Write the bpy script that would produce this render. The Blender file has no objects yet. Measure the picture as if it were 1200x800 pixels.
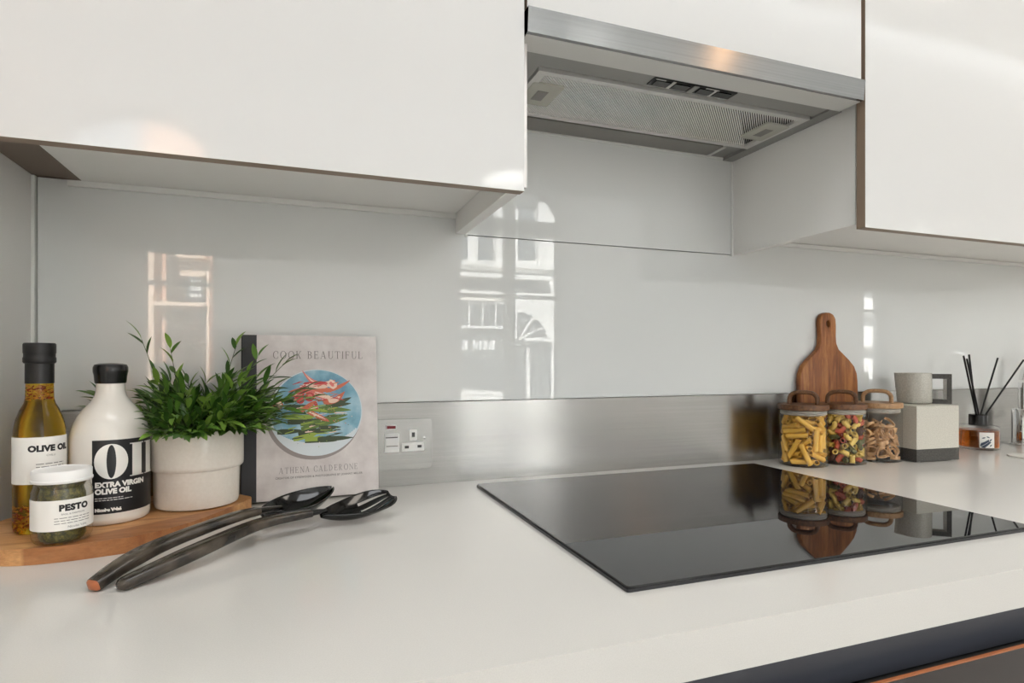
import bpy, bmesh, math, random
from mathutils import Vector, Matrix, Quaternion
PI = math.pi
SC = bpy.context.scene
COL = SC.collection

# ------------------------------------------------------------------ camera
cam = bpy.data.objects.new('camera', bpy.data.cameras.new('camera'))
COL.objects.link(cam)
cam.location = (0, 0, 1.1352)
cam.rotation_euler = (PI/2, 0, -math.radians(20.02))
cam.data.sensor_width = 36.0
cam.data.lens = 20.761
cam.data.shift_y = 0.01875
cam.data.clip_start = 0.02
SC.camera = cam

# ------------------------------------------------------------------ world, sun, exposure
wd = bpy.data.worlds.new('world'); SC.world = wd; wd.use_nodes = True
wn = wd.node_tree.nodes; wl = wd.node_tree.links
bg = wn['Background']
bg.inputs['Color'].default_value = (0.80, 0.90, 1.0, 1)
bg.inputs['Strength'].default_value = 4.0

def light(name, kind, loc, rot, energy, color=(1, 1, 1), size=None, size_y=None):
    d = bpy.data.lights.new(name, kind); d.energy = energy; d.color = color
    o = bpy.data.objects.new(name, d); COL.objects.link(o)
    o.location = loc; o.rotation_euler = rot
    if kind == 'AREA':
        d.shape = 'RECTANGLE' if size_y else 'DISK'
        d.size = size
        if size_y: d.size_y = size_y
    return o

sun = light('sun', 'SUN', (0, 6, 12), (0, 0, 0), 38.0, (1.0, 0.97, 0.93))
sun.rotation_euler = Vector((0.30, -1.0, -0.95)).to_track_quat('-Z', 'Y').to_euler()
sun.data.angle = math.radians(0.6)

# added fill lights without fixtures, and one small warm wall lamp
light('overhead_fill', 'AREA', (0.3, -0.35, 3.15), (0, 0, 0), 22.0, (0.95, 0.97, 1.0), 1.4, 1.0)  # added soft fill from overhead
light('overhead_fill', 'AREA', (2.7, -0.35, 3.15), (0, 0, 0), 27.0, (1.0, 0.90, 0.79), 1.4, 1.0)  # added warm fill for the right of the worktop
wash = light('rear_wall_fill', 'AREA', (2.4, -1.2, 3.16), (0, 0, 0), 205.0, (0.885, 0.95, 1.0), 8.5, 0.4)  # added fill: brightens the rear wall so it lights the kitchen frontally
wash.rotation_euler = Vector((0, -0.8, -0.75)).to_track_quat('-Z', 'Y').to_euler()
light('warm_wall_lamp', 'AREA', (3.35, -3.0, 3.06), (math.radians(90), 0, 0), 1.8, (1.0, 0.55, 0.25), 0.16)

vs = SC.view_settings
vs.view_transform = 'Standard'; vs.look = 'None'; vs.gamma = 1.0; vs.use_curve_mapping = False
vs.exposure = 0.05
SC.display_settings.display_device = 'sRGB'

# ------------------------------------------------------------------ materials
def s2l(c):
    return tuple(((x/255.0)/12.92 if x/255.0 <= 0.04045 else (((x/255.0)+0.055)/1.055)**2.4) for x in c)

class NT:
    def __init__(self, name):
        self.m = bpy.data.materials.new(name); self.m.use_nodes = True
        self.t = self.m.node_tree; self.n = self.t.nodes; self.l = self.t.links
        self.b = self.n['Principled BSDF']; self.out = self.n['Material Output']
    def node(self, t, **kw):
        x = self.n.new(t)
        for k, v in kw.items(): setattr(x, k, v)
        return x
    def link(self, a, b): self.l.new(a, b)
    def coords(self, kind='Object', scale=(1, 1, 1), rot=(0, 0, 0)):
        tc = self.node('ShaderNodeTexCoord'); mp = self.node('ShaderNodeMapping')
        mp.inputs['Scale'].default_value = scale; mp.inputs['Rotation'].default_value = rot
        self.link(tc.outputs[kind], mp.inputs['Vector'])
        return mp.outputs['Vector']
    def noise(self, vec, scale=5, detail=3, rough=0.5, dist=0.0):
        x = self.node('ShaderNodeTexNoise'); x.inputs['Scale'].default_value = scale
        x.inputs['Detail'].default_value = detail; x.inputs['Roughness'].default_value = rough
        x.inputs['Distortion'].default_value = dist
        self.link(vec, x.inputs['Vector']); return x.outputs['Fac']
    def ramp(self, fac, stops):
        r = self.node('ShaderNodeValToRGB'); e = r.color_ramp.elements
        while len(e) < len(stops): e.new(0.5)
        for i, (p, c) in enumerate(stops):
            e[i].position = p; e[i].color = (*c, 1) if len(c) == 3 else c
        self.link(fac, r.inputs['Fac']); return r.outputs['Color']
    def bump(self, h, strength=0.1, dist=0.01):
        b = self.node('ShaderNodeBump'); b.inputs['Strength'].default_value = strength
        b.inputs['Distance'].default_value = dist
        self.link(h, b.inputs['Height']); self.link(b.outputs['Normal'], self.b.inputs['Normal'])

def pm(name, col, rough=0.5, metal=0.0, **kw):
    k = NT(name); b = k.b
    b.inputs['Base Color'].default_value = (*col, 1)
    b.inputs['Roughness'].default_value = rough
    b.inputs['Metallic'].default_value = metal
    for a, v in kw.items(): b.inputs[a.replace('_', ' ')].default_value = v
    return k

M = {}
M['wall_paint'] = pm('wall_paint', s2l((232, 230, 226)), 0.7).m
M['ceiling_paint'] = pm('ceiling_paint', s2l((240, 239, 236)), 0.8).m
k = pm('oak_floor', (0.42, 0.28, 0.17), 0.35)
v = k.coords(scale=(1.2, 14, 1)); f = k.noise(v, 4, 4)
k.link(k.ramp(f, [(0.3, (0.46, 0.43, 0.40)), (0.7, (0.60, 0.57, 0.53))]), k.b.inputs['Base Color']); M['oak_floor'] = k.m

k = pm('gloss_white_lacquer', s2l((209, 208, 206)), 0.07, IOR=1.5)
f = k.noise(k.coords(scale=(1, 1, 1)), 7, 1); k.bump(f, 0.10, 0.006); M['door_white'] = k.m
M['carcass_white'] = pm('carcass_white', s2l((243, 241, 237)), 0.35).m
M['bronze_edge'] = pm('bronze_edge', s2l((142, 122, 104)), 0.45).m
M['dark_filler'] = pm('dark_filler', s2l((120, 104, 92)), 0.5).m
M['gap_shade'] = pm('gap_shade', (0.02, 0.018, 0.016), 0.8).m  # black that stands in for shade inside gaps
M['back_painted_glass'] = pm('back_painted_glass', s2l((227, 228, 226)), 0.0, IOR=1.5).m
M['glass_edge'] = pm('glass_edge', s2l((120, 130, 128)), 0.2).m
M['sealant'] = pm('sealant', s2l((236, 236, 232)), 0.5).m

def steel(name, col, rough, aniso=0.0, scale=(0.7, 0.7, 260), amt=0.05, uv=False):
    k = pm(name, col, rough, 1.0)
    v = k.coords(scale=scale); f = k.noise(v, 3, 4, 0.6)
    r = k.ramp(f, [(0.25, (max(0, rough-0.012),)*3), (0.75, (rough+0.012,)*3)])
    k.link(r, k.b.inputs['Roughness'])
    f2 = k.noise(k.coords(scale=(1, 1, 2.5)), 6, 5, 0.6)
    c = k.ramp(f2, [(0.3, tuple(x*0.94 for x in col)), (0.7, col)])
    mx = k.node('ShaderNodeMixRGB', blend_type='MULTIPLY'); mx.inputs['Fac'].default_value = 1
    k.link(c, mx.inputs['Color1']); k.link(k.ramp(f, [(0.3, (0.88,)*3), (0.7, (1.06,)*3)]), mx.inputs['Color2'])
    k.link(mx.outputs['Color'], k.b.inputs['Base Color'])
    if amt: k.bump(f, amt, 0.0006)
    if uv:
        k.b.inputs['Anisotropic'].default_value = aniso; k.b.inputs['Anisotropic Rotation'].default_value = 0.25
        t = k.node('ShaderNodeTangent', direction_type='UV_MAP'); t.uv_map = 'UVMap'
        k.link(t.outputs['Tangent'], k.b.inputs['Tangent'])
    return k.m
M['steel_upstand'] = steel('steel_upstand', (0.43, 0.42, 0.405), 0.25, 0.9, amt=0.0, uv=True)
M['steel_bar'] = steel('steel_bar', (0.31, 0.31, 0.31), 0.17, 0.75, amt=0.0, uv=True)
M['steel_plate'] = steel('steel_plate', (0.44, 0.435, 0.42), 0.24, amt=0.0)
M['hood_grey'] = pm('hood_grey', s2l((150, 149, 145)), 0.42, 0.2).m
M['hood_rail'] = pm('hood_rail', s2l((212, 211, 207)), 0.35, 0.2).m
M['hood_dark'] = pm('hood_dark', (0.012, 0.012, 0.012), 0.5).m
M['filter_rib'] = pm('filter_rib', s2l((248, 247, 243)), 0.45, 0.0).m
M['filter_back'] = pm('filter_back', s2l((40, 39, 37)), 0.6).m
M['filter_latch'] = pm('filter_latch', s2l((186, 185, 174)), 0.45).m
M['lens_grey'] = pm('lens_grey', s2l((128, 125, 119)), 0.3).m
M['hob_glass'] = pm('hob_glass', (0.006, 0.006, 0.007), 0.015, IOR=1.55).m
M['hob_edge'] = pm('hob_edge', (0.02, 0.02, 0.022), 0.25).m
M['hob_mark'] = pm('hob_mark', (0.22, 0.22, 0.22), 0.4).m
k = pm('quartz_worktop', s2l((214, 210, 204)), 0.16, IOR=1.45)
f = k.noise(k.coords(), 900, 2); k.link(k.ramp(f, [(0.35, s2l((204, 201, 195))), (0.65, s2l((209, 206, 200)))]), k.b.inputs['Base Color'])
M['worktop'] = k.m
M['navy'] = pm('navy_lacquer', s2l((62, 64, 72)), 0.4).m
M['copper_edge'] = pm('copper_edge', s2l((160, 94, 52)), 0.4).m
M['drawer_dark'] = pm('drawer_dark', s2l((34, 27, 25)), 0.08).m
M['white_plastic'] = pm('white_plastic', s2l((236, 236, 234)), 0.3).m
M['black_plastic'] = pm('black_plastic', (0.004, 0.004, 0.0045), 0.22).m
M['black_matte'] = pm('black_matte', (0.006, 0.0055, 0.006), 0.42).m
M['neon_red'] = pm('neon_red', (0.16, 0.005, 0.01), 0.2).m
M['pin_grey'] = pm('pin_grey', (0.03, 0.03, 0.03), 0.4).m
M['chrome'] = pm('chrome', (0.82, 0.82, 0.82), 0.06, 1.0).m

def wood(name, c1, c2, c3, scale=(30, 3, 3), rough=0.45, rot=(0, 0, 0), planks=None):
    k = pm(name, c2, rough)
    v = k.coords(scale=scale, rot=rot)
    f = k.noise(v, 2.2, 5, 0.62, 0.6)
    c = k.ramp(f, [(0.28, c1), (0.5, c2), (0.74, c3)])
    f2 = k.noise(k.coords(scale=tuple(x*4 for x in scale), rot=rot), 4, 3, 0.7)
    mx = k.node('ShaderNodeMixRGB', blend_type='MULTIPLY'); mx.inputs['Fac'].default_value = 0.45
    k.link(c, mx.inputs['Color1']); k.link(k.ramp(f2, [(0.3, (0.55,)*3), (0.6, (1,)*3)]), mx.inputs['Color2'])
    src = mx.outputs['Color']
    if planks:
        # a broad plank boundary across local Y: planks = (position, darkening colour)
        tc = k.node('ShaderNodeTexCoord'); mp = k.node('ShaderNodeMapping'); mp.inputs['Rotation'].default_value = rot
        k.link(tc.outputs['Object'], mp.inputs['Vector'])
        sx = k.node('ShaderNodeSeparateXYZ'); k.link(mp.outputs['Vector'], sx.inputs[0])
        m2 = k.node('ShaderNodeMixRGB', blend_type='MULTIPLY'); m2.inputs['Fac'].default_value = 1
        mr = k.node('ShaderNodeMapRange'); mr.inputs['From Min'].default_value = planks[0]; mr.inputs['From Max'].default_value = planks[0]+0.003
        k.link(sx.outputs[planks[2]], mr.inputs['Value'])
        k.link(src, m2.inputs['Color1']); k.link(k.ramp(mr.outputs['Result'], [(0.0, planks[1]), (1.0, (1, 1, 1))]), m2.inputs['Color2'])
        src = m2.outputs['Color']
    k.link(src, k.b.inputs['Base Color']); k.bump(f2, 0.12, 0.002)
    return k.m
M['acacia_board'] = wood('acacia_board', s2l((168, 112, 66)), s2l((206, 152, 98)), s2l((224, 176, 122)), scale=(5, 34, 20), rot=(0, 0, -math.radians(33.7)), planks=(0.779, (0.60, 0.47, 0.40), 1))
M['paddle_wood'] = wood('paddle_wood', s2l((92, 46, 18)), s2l((160, 96, 46)), s2l((198, 136, 76)), scale=(34, 20, 4))
M['lid_wood'] = wood('lid_wood', s2l((60, 34, 17)), s2l((104, 66, 36)), s2l((140, 95, 56)), scale=(12, 90, 60))
M['lid_wood_light'] = wood('lid_wood_light', s2l((134, 98, 62)), s2l((172, 132, 92)), s2l((198, 160, 116)), scale=(12, 90, 60))

def thin_glass(name, tint=(1, 1, 1), rough=0.0, ior=1.5):
    k = NT(name); k.n.remove(k.b)
    tr = k.node('ShaderNodeBsdfTransparent'); tr.inputs['Color'].default_value = (*tint, 1)
    gl = k.node('ShaderNodeBsdfGlossy'); gl.inputs['Roughness'].default_value = rough
    fr = k.node('ShaderNodeFresnel')
    ge = k.node('ShaderNodeNewGeometry'); mr = k.node('ShaderNodeMapRange')
    mr.inputs['To Min'].default_value = ior; mr.inputs['To Max'].default_value = 1/ior   # same thin sheet from either side
    k.link(ge.outputs['Backfacing'], mr.inputs['Value']); k.link(mr.outputs['Result'], fr.inputs['IOR'])
    mx = k.node('ShaderNodeMixShader')
    k.link(fr.outputs[0], mx.inputs[0]); k.link(tr.outputs[0], mx.inputs[1]); k.link(gl.outputs[0], mx.inputs[2])
    k.link(mx.outputs[0], k.out.inputs['Surface']); return k.m
M['jar_glass'] = thin_glass('jar_glass', (0.97, 0.98, 0.975))
M['window_glass'] = thin_glass('window_glass', (0.95, 0.96, 0.96))
M['amber_oil'] = pm('amber_oil', (1.0, 0.66, 0.05), 0.0, Transmission_Weight=1.0, IOR=1.28).m
M['amber_scent'] = pm('amber_scent', (0.66, 0.17, 0.016), 0.0, Transmission_Weight=1.0, IOR=1.36).m
k = pm('pesto_paste', (0.10, 0.09, 0.012), 0.35)
f = k.noise(k.coords(), 230, 5, 0.75); k.link(k.ramp(f, [(0.36, (0.012, 0.015, 0.003)), (0.52, (0.085, 0.075, 0.008)), (0.68, (0.24, 0.19, 0.03))]), k.b.inputs['Base Color']); M['pesto'] = k.m
M['paper_label'] = pm('paper_label', s2l((232, 230, 224)), 0.55).m
M['ink'] = pm('ink', (0.006, 0.006, 0.007), 0.5).m
M['ink_grey'] = pm('ink_grey', s2l((120, 118, 116)), 0.5).m
M['ink_cover'] = pm('ink_cover', s2l((128, 122, 120)), 0.5).m
M['label_black'] = pm('label_black', (0.004, 0.004, 0.005), 0.36).m
M['label_white'] = pm('label_white', s2l((238, 236, 230)), 0.45).m
M['white_glaze'] = pm('white_glaze', s2l((226, 222, 214)), 0.12, IOR=1.5).m
k = pm('cream_glaze', s2l((222, 214, 203)), 0.2, IOR=1.5)
f = k.noise(k.coords(), 240, 3); k.link(k.ramp(f, [(0.3, s2l((230, 222, 211))), (0.7, s2l((235, 228, 218)))]), k.b.inputs['Base Color']); M['cream_glaze'] = k.m
def stone(name, a, b, rough=0.55, sc=420):
    k = pm(name, a, rough); f = k.noise(k.coords(), sc, 4, 0.7)
    k.link(k.ramp(f, [(0.32, a), (0.68, b)]), k.b.inputs['Base Color']); k.bump(f, 0.25, 0.0015); return k.m
M['stone_pale'] = stone('stone_pale', s2l((184, 180, 168)), s2l((214, 210, 199)))
M['stone_dark'] = stone('stone_dark', s2l((58, 56, 53)), s2l((92, 90, 86)), 0.8)
M['stone_glaze'] = stone('stone_glaze', s2l((172, 168, 157)), s2l((206, 202, 192)), 0.22)
M['soil'] = stone('soil', (0.02, 0.015, 0.01), (0.06, 0.045, 0.03), 0.9)
for i, c in enumerate([(0.035, 0.10, 0.012), (0.085, 0.19, 0.024), (0.19, 0.33, 0.05)]):
    k = pm('leaf_green', c, 0.38, Transmission_Weight=0.0)
    k.b.inputs['Subsurface Weight'].default_value = 0.0
    M['leaf%d' % i] = k.m
M['stem_green'] = pm('stem_green', (0.05, 0.085, 0.02), 0.5).m
M['cloth_grey'] = pm('cloth_grey', s2l((62, 62, 65)), 0.75).m
M['cloth_black'] = pm('cloth_black', s2l((32, 32, 35)), 0.75).m
k = pm('cover_paper', s2l((214, 207, 204)), 0.42)
f = k.noise(k.coords(), 22, 5, 0.6); k.link(k.ramp(f, [(0.35, s2l((200, 192, 190))), (0.65, s2l((222, 216, 213)))]), k.b.inputs['Base Color']); M['cover'] = k.m
M['pages'] = pm('pages', s2l((228, 224, 214)), 0.7).m
k = pm('printed_plate', s2l((120, 165, 185)), 0.42)
f = k.noise(k.coords(scale=(1, 1, 1)), 26, 4, 0.55)
k.link(k.ramp(f, [(0.30, s2l((84, 136, 164))), (0.5, s2l((128, 176, 196))), (0.68, s2l((176, 206, 216)))]), k.b.inputs['Base Color']); M['print_plate'] = k.m
for n, c in dict(print_rim=(214, 222, 226), print_green=(92, 120, 44), print_green_dark=(52, 68, 36), print_lime=(150, 172, 62),
                 print_carrot=(206, 108, 76), print_pink=(222, 120, 112), print_red=(196, 66, 66), print_pale=(236, 206, 186), print_shade=(150, 140, 138)).items():
    M[n] = pm(n, s2l(c), 0.42).m
M['utensil_black'] = pm('utensil_black', (0.005, 0.005, 0.005), 0.09, IOR=1.5).m
k = pm('utensil_handle', s2l((84, 76, 68)), 0.16)
f = k.noise(k.coords(scale=(1, 1, 1)), 30, 3); k.link(k.ramp(f, [(0.35, s2l((38, 34, 31))), (0.7, s2l((92, 82, 70)))]), k.b.inputs['Base Color']); M['utensil_handle'] = k.m
M['utensil_tip'] = pm('utensil_tip', s2l((172, 100, 62)), 0.3).m
for n, c in dict(rigatoni=(236, 182, 74), mac_yellow=(222, 186, 92), mac_red=(186, 84, 54), mac_green=(98, 96, 52), mac_dark=(84, 52, 40), spelt=(218, 172, 124)).items():
    k = pm(n, s2l(c), 0.5); k.b.inputs['Subsurface Weight'].default_value = 0.0; M[n] = k.m
M['silicone'] = pm('silicone', s2l((176, 168, 158)), 0.4).m
M['flake_red'] = pm('flake_red', s2l((150, 52, 20)), 0.6).m
M['flake_pale'] = pm('flake_pale', s2l((214, 166, 96)), 0.6).m
M['label_blue'] = pm('label_blue', s2l((52, 66, 86)), 0.5).m
M['reed'] = pm('reed', (0.003, 0.003, 0.0032), 0.6).m
# street
M['stone_cream'] = pm('stone_cream', s2l((238, 232, 220)), 0.8).m
M['stone_white'] = pm('stone_white', s2l((246, 245, 242)), 0.7).m
M['terracotta'] = pm('terracotta', s2l((222, 178, 152)), 0.85).m
M['terracotta_pale'] = pm('terracotta_pale', s2l((240, 214, 192)), 0.85).m
M['shop_dark'] = pm('shop_dark', s2l((74, 80, 84)), 0.35).m
M['pane_dark'] = pm('pane_dark', s2l((92, 102, 110)), 0.08).m
M['asphalt'] = pm('asphalt', s2l((110, 108, 105)), 0.9).m
M['frame_grey'] = pm('frame_grey', s2l((150, 150, 148)), 0.5).m
M['alley'] = pm('alley_shade', s2l((96, 82, 74)), 0.9).m  # grey-brown with the shade of unsunlit walls put into it
M['sign_white'] = pm('sign_white', s2l((250, 250, 250)), 0.6).m

# ------------------------------------------------------------------ mesh helpers
def B(): return bmesh.new()
def box(bm, x0, x1, y0, y1, z0, z1, mi=0):
    v = [bm.verts.new(p) for p in ((x0,y0,z0),(x1,y0,z0),(x1,y1,z0),(x0,y1,z0),(x0,y0,z1),(x1,y0,z1),(x1,y1,z1),(x0,y1,z1))]
    fs = []
    for q in ((3,2,1,0),(4,5,6,7),(0,1,5,4),(1,2,6,5),(2,3,7,6),(3,0,4,7)):
        f = bm.faces.new([v[i] for i in q]); f.material_index = mi; fs.append(f)
    return fs
def bev(bm, w, seg=2):
    bmesh.ops.bevel(bm, geom=[e for e in bm.edges if len(e.link_faces) == 2 and e.calc_face_angle(0) > 0.5], offset=w, segments=seg, profile=0.5, affect='EDGES')
    return bm
def bbox(x0, x1, y0, y1, z0, z1, w=0.0, seg=2):
    bm = B(); box(bm, x0, x1, y0, y1, z0, z1)
    if w: bev(bm, w, seg)
    return bm
def lathe(prof, seg=40, bm=None, mi=0, close=True):
    """prof: (radius, z) from bottom to top; radius 0 makes a pole."""
    bm = bm or B(); rings = []
    for r, z in prof:
        if r < 1e-6: rings.append([bm.verts.new((0, 0, z))])
        else: rings.append([bm.verts.new((r*math.cos(2*PI*i/seg), r*math.sin(2*PI*i/seg), z)) for i in range(seg)])
    for a, b in zip(rings, rings[1:]):
        for i in range(seg):
            j = (i+1) % seg
            if len(a) == 1 and len(b) == 1: continue
            if len(a) == 1: f = bm.faces.new((a[0], b[j], b[i]))
            elif len(b) == 1: f = bm.faces.new((a[i], a[j], b[0]))
            else: f = bm.faces.new((a[i], a[j], b[j], b[i]))
            f.material_index = mi
    return bm
def prism(bm, pts, z0, z1, mi=0, flip=None):
    """pts 2-D polygon -> extruded between z0 and z1; flip maps (a,b,c) -> xyz."""
    fl = flip or (lambda a, b, c: (a, b, c))
    lo = [bm.verts.new(fl(x, y, z0)) for x, y in pts]; hi = [bm.verts.new(fl(x, y, z1)) for x, y in pts]
    n = len(pts); fs = [bm.faces.new(lo[::-1]), bm.faces.new(hi)]
    for i in range(n): fs.append(bm.faces.new((lo[i], lo[(i+1) % n], hi[(i+1) % n], hi[i])))
    for f in fs: f.material_index = mi
    return fs
def frames(path, up=Vector((0, 0, 1))):
    out = []
    for i, p in enumerate(path):
        t = (path[min(i+1, len(path)-1)] - path[max(i-1, 0)]).normalized()
        s = t.cross(up)
        if s.length < 1e-4: s = t.cross(Vector((1, 0, 0)))
        s.normalize(); n = s.cross(t).normalized(); out.append((p, t, s, n))
    return out
def tube(bm, path, rad, seg=12, mi=0, cap=True, up=Vector((0, 0, 1)), section=None):
    path = [Vector(p) for p in path]; rings = []
    for i, (p, t, s, n) in enumerate(frames(path, up)):
        r = rad(i/(len(path)-1)) if callable(rad) else rad
        if section:
            w, h = section(i/(len(path)-1)); ring = []
            for k in range(seg):
                a = 2*PI*k/seg; c, d = math.cos(a), math.sin(a)
                c = math.copysign(abs(c)**0.55, c); d = math.copysign(abs(d)**0.55, d)
                ring.append(bm.verts.new(p + s*(w*c) + n*(h*d)))
        else: ring = [bm.verts.new(p + s*(r*math.cos(2*PI*k/seg)) + n*(r*math.sin(2*PI*k/seg))) for k in range(seg)]
        rings.append(ring)
    for a, b in zip(rings, rings[1:]):
        for k in range(seg):
            f = bm.faces.new((a[k], a[(k+1) % seg], b[(k+1) % seg], b[k])); f.material_index = mi
    if cap:
        bm.faces.new(rings[0][::-1]).material_index = mi; bm.faces.new(rings[-1]).material_index = mi
    return bm
def smooth_path(pts, n=8):
    P = [Vector(p) for p in pts]; out = []
    Q = [P[0]*2-P[1]] + P + [P[-1]*2-P[-2]]
    for i in range(1, len(Q)-2):
        a, b, c, d = Q[i-1:i+3]
        for k in range(n):
            t = k/n
            out.append(0.5*((2*b) + (c-a)*t + (2*a-5*b+4*c-d)*t*t + (3*b-a-3*c+d)*t**3))
    out.append(P[-1]); return out
def smooth_loop(pts, n=6):
    P = [Vector((*p, 0)) for p in pts]; N = len(P); out = []
    for i in range(N):
        a, b, c, d = P[i-1], P[i], P[(i+1) % N], P[(i+2) % N]
        for k in range(n):
            t = k/n
            q = 0.5*((2*b) + (c-a)*t + (2*a-5*b+4*c-d)*t*t + (3*b-a-3*c+d)*t**3); out.append((q.x, q.y))
    return out
def rrect(x0, x1, y0, y1, r, n=6):
    out = []
    for cx, cy, a in ((x1-r, y1-r, 0), (x0+r, y1-r, 90), (x0+r, y0+r, 180), (x1-r, y0+r, 270)):
        for k in range(n+1):
            t = math.radians(a+90*k/n); out.append((cx+r*math.cos(t), cy+r*math.sin(t)))
    return out
def obj(name, bm, mats, parent=None, smooth=None, loc=None):
    bmesh.ops.recalc_face_normals(bm, faces=bm.faces[:])
    me = bpy.data.meshes.new(name); bm.to_mesh(me); bm.free()
    if not isinstance(mats, (list, tuple)): mats = [mats]
    for m in mats: me.materials.append(M[m] if isinstance(m, str) else m)
    if smooth is not None:
        me.polygons.foreach_set('use_smooth', [True]*len(me.polygons))
        if smooth < 180: me.set_sharp_from_angle(angle=math.radians(smooth))
    o = bpy.data.objects.new(name, me); COL.objects.link(o)
    if parent: o.parent = parent
    if loc: o.location = loc
    return o
def tag(o, label=None, cat=None, group=None, kind=None):
    if label: o['label'] = label
    if cat: o['category'] = cat
    if group: o['group'] = group
    if kind: o['kind'] = kind
    return o
def thing(name, label, cat, loc=(0, 0, 0), rz=0, group=None):
    o = bpy.data.objects.new(name, None); COL.objects.link(o); o.empty_display_size = 0.05
    o.location = loc; o.rotation_euler = (0, 0, rz)
    return tag(o, label, cat, group)
def struct(name, bm, mats, parent=None, smooth=None): return tag(obj(name, bm, mats, parent, smooth), kind='structure')
def uv_xz(o):
    me = o.data; uv = me.uv_layers.new(name='UVMap')
    for l in me.loops:
        c = me.vertices[l.vertex_index].co; uv.data[l.index].uv = (c.x, c.z + 0.37*c.y)
    return o

# ------------------------------------------------------------------ flat lettering
def text_polys(s, h, bold=0.0, align='CENTER', space=1.0):
    """sans lettering from the built-in font: list of 2-D polygons"""
    cu = bpy.data.curves.new('t', 'FONT'); cu.body = s; cu.size = h/0.7; cu.align_x = align; cu.offset = bold; cu.space_character = space
    cu.resolution_u = 3
    o = bpy.data.objects.new('t', cu); me = bpy.data.meshes.new_from_object(o)
    out = [[(me.vertices[i].co.x, me.vertices[i].co.y) for i in p.vertices] for p in me.polygons]
    bpy.data.objects.remove(o); bpy.data.curves.remove(cu); bpy.data.meshes.remove(me)
    return out
def serif_polys(s, h, thick=0.15, thin=0.045, space=0.16, align='CENTER', word=0.45):
    T, t = thick, thin; polys = []; x = 0.0; sf = 0.07
    def R(a, b, c, d): polys.append([(a, c), (b, c), (b, d), (a, d)])
    def ring(cx, cy, a, b, ia, ib, a0, a1, n=20):
        for i in range(n):
            p, q = math.radians(a0+(a1-a0)*i/n), math.radians(a0+(a1-a0)*(i+1)/n)
            polys.append([(cx+a*math.cos(p), cy+b*math.sin(p)), (cx+a*math.cos(q), cy+b*math.sin(q)), (cx+ia*math.cos(q), cy+ib*math.sin(q)), (cx+ia*math.cos(p), cy+ib*math.sin(p))])
    def ser(xc, w, y): R(xc-w/2-sf, xc+w/2+sf, y, y+t) if y < 0.5 else R(xc-w/2-sf, xc+w/2+sf, y-t, y)
    def stem(x0, w): R(x0, x0+w, 0, 1); ser(x0+w/2, w, 0); ser(x0+w/2, w, 1)
    def diag(xa, ya, xb, yb, w): polys.append([(xa, ya), (xa+w, ya), (xb+w, yb), (xb, yb)])
    for ch in s:
        o = x
        if ch == ' ': x += word; continue
        if ch == 'I': stem(o+sf, T); x += T+2*sf
        elif ch == 'O': ring(o+.43, .5, .43, .52, .43-T, .52-t, 0, 360, 36); x += .86
        elif ch == 'C': ring(o+.42, .5, .42, .52, .42-T, .52-t, 48, 312, 26); R(o+.66, o+.66+t*1.3, .62, .92); R(o+.66, o+.66+t*1.3, .10, .3); x += .74
        elif ch in 'EF':
            stem(o+sf, T); a = o+sf; R(a, a+.55, 1-t, 1); R(a, a+.42, .5, .5+t); R(a+.55-t, a+.55, .76, 1); R(a+.42-t, a+.42, .40, .64)
            if ch == 'E': R(a, a+.58, 0, t); R(a+.58-t, a+.58, 0, .26)
            x += .70
        elif ch == 'L': stem(o+sf, T); a = o+sf; R(a, a+.55, 0, t); R(a+.55-t, a+.55, 0, .27); x += .68
        elif ch == 'T': R(o+.32, o+.32+T, 0, 1); ser(o+.32+T/2, T, 0); R(o, o+.64+T, 1-t, 1); R(o, o+t, .74, 1); R(o+.64+T-t, o+.64+T, .74, 1); x += .64+T
        elif ch == 'H': stem(o+sf, T); stem(o+sf+.52, T); R(o+sf, o+sf+.52, .5, .5+t); x += .52+T+2*sf
        elif ch == 'U': 
            a = o+sf; R(a, a+T, .32, 1); ser(a+T/2, T, 1); R(a+.56, a+.56+t, .32, 1); ser(a+.56+t/2, t, 1)
            ring(a+(.56+t)/2, .32, (.56+t)/2, .34, (.56+t)/2-T*.75, .34-t, 180, 360, 14); x += .56+t+2*sf
        elif ch == 'N': a = o+sf; R(a, a+t, 0, 1); ser(a+t/2, t, 0); ser(a, t, 1); R(a+.62, a+.62+t, 0, 1); ser(a+.62+t/2, t, 1); diag(a+.6, 0, a-.03, 1, T*.95); x += .66+2*sf
        elif ch == 'A': diag(o+.04, 0, o+.36, 1, t*1.1); diag(o+.62, 0, o+.33, 1, T); R(o+.16, o+.60, .3, .3+t); ser(o+.06, t, 0); ser(o+.62+T/2, T, 0); x += .86
        elif ch in 'RBKD':
            stem(o+sf, T); a = o+sf+T
            if ch in 'RB': ring(a+.08, .75, .30, .25, .30-T*.9, .25-t, -90, 90, 12); R(a-.02, a+.08, 1-t, 1); R(a-.02, a+.08, .5, .5+t)
            if ch == 'B': ring(a+.08, .27, .36, .27, .36-T, .27-t, -90, 90, 12); R(a-.02, a+.08, 0, t); x += .68
            if ch == 'R': diag(a+.32, 0, a+.04, .5, T); ser(a+.42, T, 0); x += .80
            if ch == 'K': diag(a-.02, .36, a+.40, 1, t*1.2); ser(a+.42, t, 1); diag(a+.34, 0, a+.08, .55, T); ser(a+.40, T, 0); x += .82
            if ch == 'D': ring(a+.02, .5, .52, .5, .52-T, .5-t, -90, 90, 18); R(a-.04, a+.02, 0, t); R(a-.04, a+.02, 1-t, 1); x += .84
        x += space
    w = x-space; off = -w/2 if align == 'CENTER' else 0
    return [[((px+off)*h, py*h) for px, py in p] for p in polys], w*h
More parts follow.
